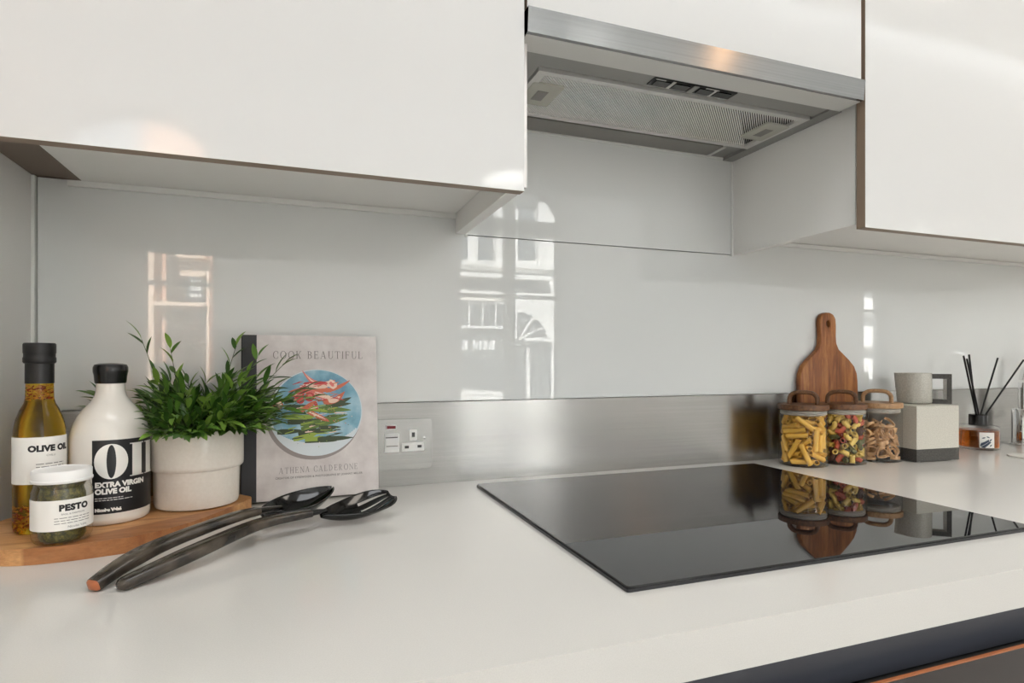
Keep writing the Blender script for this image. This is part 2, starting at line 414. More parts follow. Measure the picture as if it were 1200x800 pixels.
def lines_polys(x0, x1, y, h, n_words, seed):
    """a line of illegibly small print as short dashes"""
    rr = random.Random(seed); out = []; x = x0
    while x < x1:
        w = rr.uniform(0.5, 1.4)*(x1-x0)/n_words
        out.append([(x, y), (min(x+w, x1), y), (min(x+w, x1), y+h), (x, y+h)]); x += w+0.2*(x1-x0)/n_words
    return out
def shift(polys, dx, dy): return [[(x+dx, y+dy) for x, y in p] for p in polys]
def decal(name, polys, place, mat, parent, mi=None, split=None):
    """flat print: 2-D polygons cut into narrow strips (so they follow a curved label) and laid on a surface"""
    bm = B()
    for i, p in enumerate(polys):
        try:
            f = bm.faces.new([bm.verts.new((x, y, 0)) for x, y in p])
            if mi: f.material_index = mi[i]
        except ValueError: pass
    if split and bm.verts:
        x0, x1 = min(v.co.x for v in bm.verts), max(v.co.x for v in bm.verts); k = math.ceil(x0/split)
        while k*split < x1:
            bmesh.ops.bisect_plane(bm, geom=bm.verts[:]+bm.edges[:]+bm.faces[:], plane_co=(k*split, 0, 0), plane_no=(1, 0, 0), dist=1e-7); k += 1
    for v in bm.verts: v.co = place(v.co.x, v.co.y)
    me = bpy.data.meshes.new(name); bm.to_mesh(me); bm.free()
    for m in (mat if isinstance(mat, (list, tuple)) else [mat]): me.materials.append(M[m])
    o = bpy.data.objects.new(name, me); COL.objects.link(o); o.parent = parent; return o
def on_cyl(r, psi, z0, e=0.0003):
    """2-D label coordinates -> outside of an upright cylinder of radius r about the local z axis; psi 0 faces -Y"""
    return lambda x, y: ((r+e)*math.sin(psi+x/r), -(r+e)*math.cos(psi+x/r), z0+y)
def wrap_patch(name, r, psi0, psi1, z0, z1, mat, parent, e=0.0002, n=32):
    bm = B(); lo = []; hi = []
    for i in range(n+1):
        a = psi0+(psi1-psi0)*i/n
        lo.append(bm.verts.new(((r+e)*math.sin(a), -(r+e)*math.cos(a), z0))); hi.append(bm.verts.new(((r+e)*math.sin(a), -(r+e)*math.cos(a), z1)))
    for i in range(n): bm.faces.new((lo[i], lo[i+1], hi[i+1], hi[i]))
    o = obj(name, bm, mat, parent, 60); return o

# ------------------------------------------------------------------ room shell
YW = 1.022           # face of the glass splashback
RX0, RX1, RY, RZ = -2.6, 7.6, -3.2, 3.2
bm = B(); box(bm, RX0, RX1, YW+0.008, YW+0.14, 0, RZ); struct('wall_back', bm, 'wall_paint')
bm = B(); box(bm, -0.50, -0.353, 0.36, YW+0.008, 0, RZ); struct('wall_left', bm, 'wall_paint')
bm = B(); box(bm, RX0-0.15, RX0, RY-0.35, YW+0.14, 0, RZ); struct('wall_west', bm, 'wall_paint')
bm = B(); box(bm, RX1, RX1+0.15, RY-0.35, YW+0.14, 0, RZ); struct('wall_right', bm, 'wall_paint')
bm = B(); box(bm, RX0, RX1, RY-0.35, YW+0.14, -0.12, 0); struct('floor', bm, 'oak_floor')
bm = B(); box(bm, RX0-0.15, RX1+0.15, RY-0.35, YW+0.14, RZ, RZ+0.15); struct('ceiling', bm, 'ceiling_paint')

# rear wall with three arch-headed openings towards the street
WIN = [(-1.50, -0.60), (1.41, 2.50), (6.43, 7.02)]
SILL, SPRING, RISE = 0.55, 2.62, 0.24
def arch(x, x0, x1): u = (2*(x-x0)/(x1-x0)-1); return SPRING + RISE*math.sqrt(max(0.0, 1-u**2))
bm = B(); xs = [RX0] + [q for w in WIN for q in w] + [RX1]
for i in range(0, len(xs), 2): box(bm, xs[i], xs[i+1], RY-0.35, RY, 0, RZ)
for x0, x1 in WIN:
    box(bm, x0, x1, RY-0.35, RY, 0, SILL)
    N = 24
    for i in range(N):
        a, b = x0+(x1-x0)*i/N, x0+(x1-x0)*(i+1)/N
        prism(bm, [(a, arch(a, x0, x1)), (b, arch(b, x0, x1)), (b, RZ), (a, RZ)], RY-0.35, RY, flip=lambda p, q, c: (p, c, q))
struct('wall_rear', bm, 'wall_paint')
for i, (x0, x1) in enumerate(WIN):
    w = struct('window_%d' % (i+1), bbox(x0, x1, RY-0.35, RY+0.03, SILL, SILL+0.03), 'sealant')
    bm = B(); y0, y1 = RY-0.24, RY-0.18
    box(bm, x0, x0+0.05, y0, y1, SILL+0.03, SPRING); box(bm, x1-0.05, x1, y0, y1, SILL+0.03, SPRING); box(bm, x0, x1, y0, y1, SILL+0.03, SILL+0.1)
    N = 20
    for k in range(N):
        a, b = x0+(x1-x0)*k/N, x0+(x1-x0)*(k+1)/N
        prism(bm, [(a, arch(a, x0, x1)-0.06), (b, arch(b, x0, x1)-0.06), (b, arch(b, x0, x1)), (a, arch(a, x0, x1))], y0, y1, flip=lambda p, q, c: (p, c, q))
    if i == 1:
        box(bm, 1.90, 2.01, y0, y1, SILL+0.1, SPRING+RISE-0.03); box(bm, x0, x1, y0, y1, 2.36, 2.52)
    box(bm, x0, x1, y0+0.01, y1-0.01, 1.745, 1.78)
    f = struct('window_frame', bm, 'frame_grey', w)
    bm = B(); pts = [(x0+0.03, SILL+0.06), (x1-0.03, SILL+0.06)] + [(x1-0.03-(x1-x0-0.06)*k/16, arch(x1-0.03-(x1-x0-0.06)*k/16, x0, x1)-0.03) for k in range(17)]
    bm.faces.new([bm.verts.new((p, RY-0.21, q)) for p, q in pts]); struct('window_pane', bm, 'window_glass', w)
    pl = light('window_daylight', 'AREA', ((x0+x1)/2, RY-0.34, (SILL+SPRING+RISE)/2), (PI/2, 0, 0), 1.0, (1, 1, 1), x1-x0, SPRING+RISE-SILL)
    pl.rotation_euler = (math.radians(90), 0, 0); pl.data.cycles.is_portal = True

# ------------------------------------------------------------------ worktop, upstand, splashback, sealant
SX0, SX1, SY0, SY1 = 1.505, 2.02, 0.46, 0.872          # sink cut-out
WF = 0.3934
bm = B()
outer = [(-0.353, WF), (3.9, WF), (3.9, YW+0.006), (-0.353, YW+0.006)]
bev(bm := (lambda b: (box(b, -0.353, SX0, WF, YW+0.006, 0.88, 0.92), b)[1])(B()), 0.0025, 2)
for a in ((SX0, SX1, WF, SY0), (SX0, SX1, SY1, YW+0.006), (SX1, 3.9, WF, YW+0.006)): box(bm, a[0], a[1], a[2], a[3], 0.88, 0.92)
tag(obj('worktop', bm, 'worktop'), 'long pale quartz kitchen worktop with a thick white front edge', 'worktop')
bm = bbox(-0.353, 3.9, 1.0185, YW+0.007, 0.9202, 1.0625, 0.0008, 1)
tag(uv_xz(obj('steel_upstand', bm, 'steel_upstand')), 'brushed steel upstand strip along the wall behind the worktop', 'upstand')
bm = B(); z0, z1, zs = 1.0640, 1.3965, 1.3590
prism(bm, [(-0.347, z0), (3.9, z0), (3.9, z1), (0.873, z1), (0.873, zs), (0.283, zs), (0.283, z1), (-0.347, z1)], YW, YW+0.0065, flip=lambda a, b, c: (a, c, b))
bev(bm, 0.0006, 1)
tag(obj('splashback_panel', bm, 'back_painted_glass'), 'long pale grey glass splashback above the steel upstand', 'splashback')
bm = bbox(0.2875, 0.8685, YW, YW+0.0065, 1.3612, 1.5600, 0.0006, 1)
tag(obj('splashback_panel', bm, 'back_painted_glass'), 'short pale grey glass splashback panel directly under the cooker hood', 'splashback')
n_trim = 0
for a in ((-0.3528, -0.3488, YW-0.006, YW+0.006, 1.064, 1.398), (-0.31, 0.266, YW-0.006, YW+0.006, 1.3870, 1.3956),
          (0.8685, 0.8735, YW-0.003, YW+0.006, 1.357, 1.561), (0.2825, 0.2875, YW-0.003, YW+0.006, 1.357, 1.561),
          (0.283, 0.873, YW-0.003, YW+0.006, 1.560, 1.5638), (0.892, 3.5, YW-0.006, YW+0.006, 1.3870, 1.3956)):
    n_trim += 1; struct('trim_%d' % n_trim, bbox(*a), 'sealant')

# ------------------------------------------------------------------ wall cabinets
ZC, ZD, YD, ZT = 1.3615, 1.3496, 0.697, 2.22
def door(parent, x0, x1, z0, z1):
    bm = bbox(x0, x1, YD, YD+0.016, z0, z1, 0.0012, 2)
    bm.normal_update()
    for f in bm.faces:
        c = f.calc_center_median()
        f.material_index = 1 if (abs(f.normal.y) < 0.2 and c.y > YD+0.001) else 0
    return obj('door', bm, ['door_white', 'bronze_edge'], parent, 50)
t = thing('wall_cabinet', 'white gloss wall cabinet over the potted plant and cookbook', 'cabinet', (-0.04, 0.86, ZC))
def at(o): # keep world coordinates for parts of a thing
    o.location = tuple(-x for x in o.parent.location); return o
at(obj('side_panel', bbox(0.2655, 0.283, 0.7195, YW+0.006, ZC, ZT, 0.0006, 1), 'carcass_white', t))
at(obj('side_panel', bbox(-0.31, -0.293, 0.7195, YW+0.006, ZC+0.034, ZT), 'dark_filler', t))
at(obj('bottom_panel', bbox(-0.293, 0.2648, 0.7195, YW+0.006, 1.396, 1.414), 'carcass_white', t))
at(obj('top_panel', bbox(-0.293, 0.2655, 0.7195, YW+0.006, ZT-0.018, ZT), 'carcass_white', t))
at(obj('filler_strip', bbox(-0.3525, -0.3105, 0.7195, YW+0.006, 1.3985, 1.416), 'dark_filler', t))
at(door(t, -0.352, 0.2705, ZD, ZT))
t = thing('wall_cabinet', 'white gloss cabinet directly above the cooker hood', 'cabinet', (0.578, 0.86, 1.62))
at(obj('carcass', bbox(0.284, 0.872, 0.7195, YW+0.006, 1.64, ZT), 'carcass_white', t))
at(door(t, 0.2745, 0.8490, 1.5835, ZT))
for k, (x0, x1) in enumerate(((0.873, 1.4735), (1.4745, 2.075))):
    t = thing('wall_cabinet', ('white gloss wall cabinet right of the hood, over the pasta jars', 'white gloss wall cabinet over the sink and tap, at the right frame edge')[k], 'cabinet', (x0+0.3, 0.86, ZC))
    at(obj('side_panel', bbox(x0, x0+0.0175, 0.7275, YW+0.006, ZC if k == 0 else 1.3967, ZT, 0.0004, 1), 'carcass_white', t))
    at(obj('side_panel', bbox(x1-0.0175, x1, 0.7275, YW+0.006, 1.3967 if k == 0 else ZC, ZT, 0.0004, 1), 'carcass_white', t))
    at(obj('bottom_panel', bbox(x0+0.018, x1-0.018, 0.7275, YW+0.006, 1.3965, 1.4145), 'carcass_white', t))
    at(obj('light_pelmet', bbox(x0+0.018, x1-0.018, 0.7205, 0.745, 1.366, 1.396), 'dark_filler', t))
    d = door(t, x0-0.0150 if k == 0 else x0-0.011, x1-0.0150, ZD, ZT); at(d)

# ------------------------------------------------------------------ cooker hood
t = thing('cooker_hood', 'slim stainless steel cooker hood over the black hob', 'cooker hood', (0.578, 0.87, 1.56))
HZ = 1.5638
at(obj('hood_body', bbox(0.2845, 0.8715, 0.722, 1.0215, HZ, 1.64), 'hood_grey', t))
bm = bbox(0.2735, 0.8500, YD-0.004, 0.738, 1.5505, 1.5815, 0.003, 3)
for v_ in bm.verts: v_.co.y -= 0.100*(v_.co.z-1.5505)      # the bar leans forward a little
at(uv_xz(obj('front_bar', bm, 'steel_bar', t, 40)))
at(obj('bar_bounce_plate', bbox(0.2745, 0.8490, YD+0.002, 0.737, 1.5496, 1.5504), 'hood_rail', t))  # added pale plate; its colour stands in for light off the worktop
at(obj('visor_panel', bbox(0.300, 0.842, 0.741, 0.786, HZ-0.0045, HZ), 'hood_grey', t))
bm = B(); box(bm, 0.2855, 0.302, 0.741, 0.747, HZ-0.004, HZ-0.0002); box(bm, 0.840, 0.870, 0.747, 0.752, HZ-0.003, HZ-0.0002); box(bm, 0.30, 0.842, 0.7865, 0.790, HZ-0.0022, HZ-0.0002)
at(obj('gap_shade', bm, 'hood_dark', t))  # black strips stand in for the shade in the hood's gaps
at(obj('side_rail', bbox(0.846, 0.871, 0.752, 1.0205, HZ-0.006, HZ), 'hood_grey', t))
at(obj('side_rail', bbox(0.2848, 0.327, 0.752, 1.0205, HZ-0.006, HZ), 'hood_grey', t))
fx0, fx1, fy0, fy1 = 0.330, 0.842, 0.791, 0.944
bm = B(); zf = HZ-0.008
box(bm, fx0, fx1, fy0, fy0+0.011, zf, HZ); box(bm, fx0, fx1, fy1-0.010, fy1, zf, HZ); box(bm, fx0, fx0+0.014, fy0+0.011, fy1-0.010, zf, HZ); box(bm, fx1-0.014, fx1, fy0+0.011, fy1-0.010, zf, HZ)
flt = at(obj('grease_filter', bm, 'hood_rail', t))
o = obj('filter_back', bbox(fx0+0.014, fx1-0.014, fy0+0.011, fy1-0.010, HZ-0.003, HZ-0.001), 'filter_back', flt)
bm = B(); gx0, gx1, gy0, gy1 = fx0+0.014, fx1-0.014, fy0+0.011, fy1-0.010
x = gx0 - (gy1-gy0)
while x < gx1:
    # diagonal rib, clipped to the filter field
    ya, yb = max(gy0, gy0+(gx0-x)), min(gy1, gy0+(gx1-x))
    if yb-ya > 0.003:
        xa, xb = x+(ya-gy0), x+(yb-gy0); w = 0.0025
        prism(bm, [(xa, ya), (min(xa+w, gx1), ya), (min(xb+w, gx1), yb), (xb, yb)], HZ-0.0062, HZ-0.0030)
    x += 0.0050
tag(obj('filter_mesh', bm, 'filter_rib', flt), kind='stuff')
for lx in (fx0+0.006, fx1-0.060):
    bm = B(); prism(bm, rrect(lx, lx+0.052, 0.826, 0.898, 0.004, 3), HZ-0.0092, HZ-0.006)
    la = obj('latch', bm, 'filter_latch', flt)
    obj('latch_slot', bbox(lx+0.016, lx+0.034, 0.848, 0.880, HZ-0.0096, HZ-0.0091), 'lens_grey', la)
bm = B(); prism(bm, rrect(0.372, 0.800, 0.9585, 1.006, 0.004, 3), HZ-0.004, HZ)
at(tag(obj('light_lens', bm, 'lens_grey', t), 'dark grey light lens behind the grease filter'))
at(obj('lens_rim', bbox(0.3705, 0.3765, 0.957, 1.008, HZ-0.006, HZ-0.0002), 'hood_rail', t)); at(obj('lens_rim', bbox(0.796, 0.802, 0.957, 1.008, HZ-0.006, HZ-0.0002), 'hood_rail', t))
cp = at(obj('control_panel', bbox(0.503, 0.655, 0.7555, 0.7785, HZ-0.0062, HZ-0.0042), 'hood_dark', t))
for bx in (0.509, 0.543, 0.588, 0.621):
    obj('button', bbox(bx, bx+0.026, 0.760, 0.7745, HZ-0.0078, HZ-0.0060, 0.0008, 1), 'black_plastic', cp)
obj('button_mark', bbox(0.507, 0.524, 0.7568, 0.7590, HZ-0.0068, HZ-0.0061), 'hood_rail', cp); obj('button_mark', bbox(0.597, 0.622, 0.7568, 0.7590, HZ-0.0068, HZ-0.0061), 'hood_rail', cp)
obj('divider', bbox(0.5365, 0.5415, 0.7565, 0.7775, HZ-0.0072, HZ-0.0060), 'hood_rail', cp); obj('divider', bbox(0.575, 0.584, 0.7565, 0.7775, HZ-0.0072, HZ-0.0060), 'hood_grey', cp); obj('divider', bbox(0.614, 0.619, 0.7565, 0.7775, HZ-0.0072, HZ-0.0060), 'hood_rail', cp)

# ------------------------------------------------------------------ hob
t = thing('induction_hob', 'black glass induction hob set on the pale worktop', 'hob', (0.584, 0.722, 0.92))
bm = B(); prism(bm, rrect(0.289, 0.879, 0.4785, 0.966, 0.003, 3), 0.9203, 0.9255); bev(bm, 0.0012, 2)
at(obj('glass_top', bm, 'hob_glass', t, 40))
bm = B(); prism(bm, rrect(0.2875, 0.8805, 0.477, 0.9675, 0.003, 3), 0.9201, 0.9232)
at(obj('edge_trim', bm, 'hob_edge', t))

# ------------------------------------------------------------------ base cabinet front
t = thing('base_cabinet', 'dark base cabinet with copper edged drawer under the worktop', 'cabinet', (0.6, 0.42, 0))
at(obj('handle_rail', bbox(-0.352, 3.9, 0.408, 0.44, 0.836, 0.8798), 'navy', t))
at(obj('carcass', bbox(-0.352, 3.9, 0.446, 0.456, 0.10, 0.8), 'drawer_dark', t))
at(obj('rail_shadow', bbox(-0.352, 3.9, 0.3915, 0.446, 0.80, 0.8330), 'gap_shade', t))  # black box stands in for the shade behind the drawer tops
at(obj('plinth', bbox(-0.352, 3.9, 0.46, 0.48, 0.0, 0.1), 'navy', t))
for x0, x1 in ((-0.35, 0.2475), (0.2505, 0.8775), (0.8805, 1.4775), (1.4805, 2.0775)):
    d = at(obj('drawer', bbox(x0, x1, 0.386, 0.391, 0.42, 0.8440), 'drawer_dark', t))
    obj('copper_edge', bbox(x0, x1, 0.3855, 0.3882, 0.8442, 0.8460), 'copper_edge', d)

# ------------------------------------------------------------------ sink and tap
t = thing('sink', 'white ceramic inset sink right of the reed diffuser', 'sink', (1.76, 0.66, 0.92))
bm = B()
o1, o2, o3 = rrect(SX0-0.012, SX1+0.012, SY0-0.012, SY1+0.012, 0.05, 8), rrect(SX0+0.016, SX1-0.016, SY0+0.016, SY1-0.016, 0.04, 8), rrect(SX0+0.03, SX1-0.03, SY0+0.03, SY1-0.03, 0.03, 8)
loops = [[bm.verts.new((x, y, z)) for x, y in p] for p, z in ((o1, 0.9202), (o1, 0.9235), (o2, 0.9255), (o3, 0.74))]
for a, b in zip(loops, loops[1:]):
    n = len(a)
    for i in range(n): bm.faces.new((a[i], a[(i+1) % n], b[(i+1) % n], b[i]))
bm.faces.new(loops[-1])
at(obj('basin', bm, 'white_glaze', t, 40))
TX, TY = 1.744, 0.968
t = thing('tap', 'chrome gooseneck tap at the right frame edge', 'tap', (TX, TY, 0.92))
obj('tap_body', lathe([(0, 0.0003), (0.029, 0.0003), (0.029, 0.004), (0.026, 0.006), (0.026, 0.090), (0.024, 0.093), (0, 0.093)]), 'chrome', t, 40)
p = [(0, 0, 0.09)] + [(0, 0, 0.13), (0, 0, 0.16)] + [(0, -0.085+0.085*math.cos(a), 0.165+0.075*math.sin(a)) for a in [PI*i/10 for i in range(11)]] + [(0, -0.17, 0.13)]
p = [(q[1]*-0.5, q[1]*0.86, q[2]) for q in p]
obj('spout', tube(B(), p, 0.0125, 20), 'chrome', t, 50)
lv = obj('lever', tube(B(), [(0.02, 0, 0.06), (0.05, 0.0, 0.065), (0.09, 0.0, 0.075)], 0.006, 10), 'chrome', t, 50)

# ------------------------------------------------------------------ wall socket
t = thing('wall_socket', 'brushed steel switched wall socket on the upstand beside the cookbook', 'socket', (0.148, 1.018, 0.92))
PY = 1.0184
def pl(px, w): return 0
bm = B(); prism(bm, rrect(0.074, 0.2205, 0.9490, 1.0350, 0.006, 5), PY-0.0045, PY-0.0001, flip=lambda a, b, c: (a, c, b)); bev(bm, 0.0016, 3)
plate = at(obj('face_plate', bm, 'steel_plate', t, 40))
FY = PY-0.0046
def mod(name, x0, x1, z0, z1, d, mat, par, r=0.0015):
    bm = B(); prism(bm, rrect(x0, x1, z0, z1, r, 4), FY-d, FY+0.001, flip=lambda a, b, c: (a, c, b)); return obj(name, bm, mat, par, 40)
ne = mod('neon_lamp', 0.1415, 0.1600, 1.0175, 1.0265, 0.0015, 'white_plastic', plate)
obj('neon_lens', bbox(0.1435, 0.1580, FY-0.0022, FY-0.0012, 1.0195, 1.0245), 'neon_red', plate)
sw = mod('switch', 0.1395, 0.1640, 0.9795, 1.0110, 0.0015, 'white_plastic', plate)
bm = B(); prism(bm, [(0.986, FY-0.0015), (0.986, FY-0.0030), (1.0045, FY-0.0045), (1.0045, FY-0.0015)], 0.1415, 0.1620, flip=lambda a, b, c: (c, b, a))
obj('rocker', bm, 'white_plastic', plate)
obj('rocker_line', bbox(0.1420, 0.1615, FY-0.0034, FY-0.0012, 0.9895, 0.9912), 'lens_grey', plate)
obj('rocker_line', bbox(0.1410, 0.1610, FY-0.0048, FY-0.0012, 1.0042, 1.0056), 'pin_grey', plate)
mod('earth_guard', 0.1815, 0.1945, 0.9985, 1.0170, 0.0015, 'white_plastic', plate)
obj('pin_hole', bbox(0.1858, 0.1908, FY-0.0019, FY-0.0012, 1.0040, 1.0120), 'pin_grey', plate)
mod('pin_guard', 0.1685, 0.2070, 0.9800, 0.9945, 0.0015, 'white_plastic', plate)
obj('pin_hole', bbox(0.1735, 0.1805, FY-0.0019, FY-0.0012, 0.9850, 0.9895), 'pin_grey', plate); obj('pin_hole', bbox(0.1955, 0.2025, FY-0.0019, FY-0.0012, 0.9855, 0.9900), 'pin_grey', plate)
bm = lathe([(0, 0), (0.0030, 0), (0.0030, 0.0012), (0, 0.0016)], 16); bmesh.ops.rotate(bm, verts=bm.verts, matrix=Matrix.Rotation(PI/2, 3, 'X')); bmesh.ops.translate(bm, verts=bm.verts, vec=(0.2068, FY, 1.0015))
obj('screw', bm, 'steel_plate', plate)

# ------------------------------------------------------------------ round serving board with bottles
bm = B()
pts = [(-0.350, 0.835), (-0.328, 0.795), (-0.300, 0.768), (-0.275, 0.7585), (-0.245, 0.7565), (-0.205, 0.7615), (-0.162, 0.776), (-0.118, 0.820), (-0.083, 0.882), (-0.064, 0.920), (-0.0625, 0.936), (-0.072, 0.950),
       (-0.088, 0.968), (-0.12, 0.985), (-0.2, 0.992), (-0.27, 0.985), (-0.33, 0.93), (-0.348, 0.88)]
prism(bm, smooth_loop(pts, 5), 0.9202, 0.9375); bev(bm, 0.0045, 3)
tag(obj('serving_board', bm, 'acacia_board', None, 50), 'two-tone wooden serving board under the oil bottles and plant pot', 'board')
ZB = 0.9378

def sc_(prof, k, kz=1.0): return [(r*k, z*kz) for r, z in prof]
def psi_cam(x, y): return math.atan2(-x, y)
# olive oil bottle
OX, OY = -0.2822, 0.8370
t = thing('oil_bottle', 'tall clear bottle of golden olive oil with black cap and chilli flakes', 'bottle', (OX, OY, ZB))
g = obj('glass_bottle', lathe(sc_([(0, 0.0004), (0.026, 0.0004), (0.0295, 0.003), (0.0305, 0.008), (0.0305, 0.108), (0.0298, 0.118), (0.0272, 0.130), (0.0225, 0.141), (0.0182, 0.148), (0.0165, 0.154), (0.0160, 0.176), (0, 0.177)], 0.82, 1.0), 56), 'amber_oil', t, 40)
obj('cap', lathe(sc_([(0.0164, 0.1715), (0.0168, 0.171), (0.0168, 0.194), (0.0182, 0.1945), (0.0192, 0.196), (0.0192, 0.2005), (0.0184, 0.202), (0.0184, 0.2055), (0.0190, 0.2065), (0.0190, 0.2165), (0.0178, 0.218), (0, 0.218)], 0.82, 1.0), 40), 'black_matte', t, 40)
ps = psi_cam(OX, OY)
lab = wrap_patch('paper_label', 0.0251, ps-1.75, ps+1.55, 0.0575, 0.1105, 'paper_label', t)
pc = on_cyl(0.0253, ps+0.42, 0.0, 0.0002)
decal('lettering', shift(text_polys('OLIVE OIL', 0.0064, 0.0006, space=1.04), 0, 0.0945), pc, 'ink', lab, split=0.002)
decal('small_print', shift(text_polys('CHILLI', 0.0022), 0, 0.0885) + [p for i in range(5) for p in lines_polys(-0.014, 0.015, 0.0795-0.0034*i, 0.0009, 5, i)], pc, 'ink_grey', lab, split=0.002)
rr = random.Random(4)
def flakes(n, zlo, zhi, rmax, seed):
    rr = random.Random(seed); bm = B()
    for i in range(n):
        a, q, z = rr.uniform(0, 6.28), rmax*rr.random()**0.4, rr.uniform(zlo, zhi)
        m = Matrix.Translation((q*math.cos(a), q*math.sin(a), z)) @ Matrix.Rotation(rr.uniform(0, 6), 4, Vector((rr.random()-.5, rr.random()-.5, rr.random()-.5)).normalized())
        s = rr.uniform(0.0012, 0.0024); vs_ = [bm.verts.new(m @ Vector(p)) for p in ((-s, -s*.8, 0), (s, -s*.7, 0), (s*.3, s, s*.3), (0, 0, s*.8))]
        mi = 0 if rr.random() < 0.5 else 1
        for q3 in ((0, 1, 2), (0, 1, 3), (1, 2, 3), (2, 0, 3)): bm.faces.new([vs_[i] for i in q3]).material_index = mi
    return bm
tag(obj('chilli_flakes', flakes(260, 0.004, 0.030, 0.0212, 3), ['flake_red', 'flake_pale'], t), kind='stuff')
tag(obj('floating_seeds', flakes(110, 0.152, 0.169, 0.0110, 5), ['flake_red', 'flake_pale'], t), kind='stuff')

# white oil bottle
WX, WY = -0.2198, 0.8700
t = thing('oil_bottle', 'white ceramic oil bottle with black stopper and black label', 'bottle', (WX, WY, ZB))
obj('ceramic_body', lathe(sc_([(0, 0.0004), (0.044, 0.0004), (0.0472, 0.003), (0.0482, 0.008), (0.0482, 0.098), (0.0475, 0.106), (0.0445, 0.118), (0.0385, 0.130), (0.031, 0.139), (0.0235, 0.147), (0.0192, 0.154), (0.0176, 0.160), (0.0172, 0.176), (0, 0.177)], 0.885, 1.0), 64), 'white_glaze', t, 40)
obj('stopper', lathe(sc_([(0.0175, 0.169), (0.0188, 0.1695), (0.0195, 0.173), (0.0200, 0.179), (0.0212, 0.184), (0.0212, 0.189), (0.0195, 0.1925), (0.014, 0.194), (0, 0.1945)], 0.885, 1.0), 40), 'black_plastic', t, 40)
ps = psi_cam(WX, WY)
l0, l1 = ps-0.44, ps+1.42; lw = (l1-l0)*0.0428
lab = wrap_patch('black_label', 0.0428, l0, l1, 0.0145, 0.1025, 'label_black', t)
pc = on_cyl(0.0430, l0, 0.0, 0.0002)
P1, w1 = serif_polys('OIL', 0.0405, thick=0.31, thin=0.03, space=0.05, align='LEFT')
decal('large_lettering', shift([p for p in P1], 0.0022, 0.0565), pc, 'label_white', lab, split=0.002)
decal('lettering', shift(text_polys('EXTRA VIRGIN', 0.0058, 0.0005, 'LEFT'), 0.003, 0.0465) + shift(text_polys('OLIVE OIL', 0.0058, 0.0005, 'LEFT'), 0.003, 0.0385), pc, 'label_white', lab, split=0.002)
decal('small_print', shift(text_polys('Nicolas Vahé', 0.0035, 0.0004, 'LEFT'), 0.003, 0.0178) + lines_polys(0.003, 0.032, 0.0330, 0.0007, 7, 3) + lines_polys(0.003, 0.042, 0.0305, 0.0007, 9, 4), pc, 'label_white', lab, split=0.002)

# pesto jar
JX, JY = -0.2425, 0.7800
t = thing('pesto_jar', 'small glass jar of green pesto with a white lid', 'jar', (JX, JY, ZB))
pr_ = [(0, 0.0003), (0.026, 0.0003), (0.0305, 0.002), (0.0335, 0.007), (0.0340, 0.014), (0.0340, 0.056), (0.0335, 0.062), (0.0312, 0.068), (0.0305, 0.071), (0.0305, 0.076)]
pr_ = sc_(pr_, 0.815, 0.9)
obj('glass_jar', lathe(pr_, 56), 'jar_glass', t, 40)
tag(obj('pesto', lathe(sc_([(0, 0.0025)] + [(r-0.0012, z+0.0015) for r, z in pr_[1:-1]] + [(0.0290, 0.0735), (0, 0.0738)], 0.815, 0.9), 56), 'pesto', t, 40), kind='stuff')
obj('lid', lathe(sc_([(0.0318, 0.0735), (0.0338, 0.0735), (0.0345, 0.0745), (0.0345, 0.0765), (0.0335, 0.0772), (0.0335, 0.0865), (0.0325, 0.0878), (0.030, 0.0882), (0.0295, 0.0874), (0, 0.0874)], 0.815, 0.9), 56), 'white_plastic', t, 40)
ps = psi_cam(JX, JY)
lab = wrap_patch('paper_label', 0.0278, ps-1.9, ps+1.62, 0.0167, 0.0492, 'label_white', t)
pc = on_cyl(0.0280, ps+0.36, 0.0, 0.0002)
decal('lettering', shift(text_polys('PESTO', 0.0062, 0.0006, space=1.12), 0.001, 0.0378), pc, 'ink', lab, split=0.002)
decal('small_print', shift(text_polys('BASIL & PARMESAN', 0.0018), 0.0, 0.0332) + [p for i in range(3) for p in lines_polys(-0.017, 0.017, 0.0296-0.0028*i, 0.0007, 7, 8+i)] + shift(text_polys('Nicolas Vahé', 0.0025), 0.004, 0.0190), pc, 'ink_grey', lab, split=0.002)

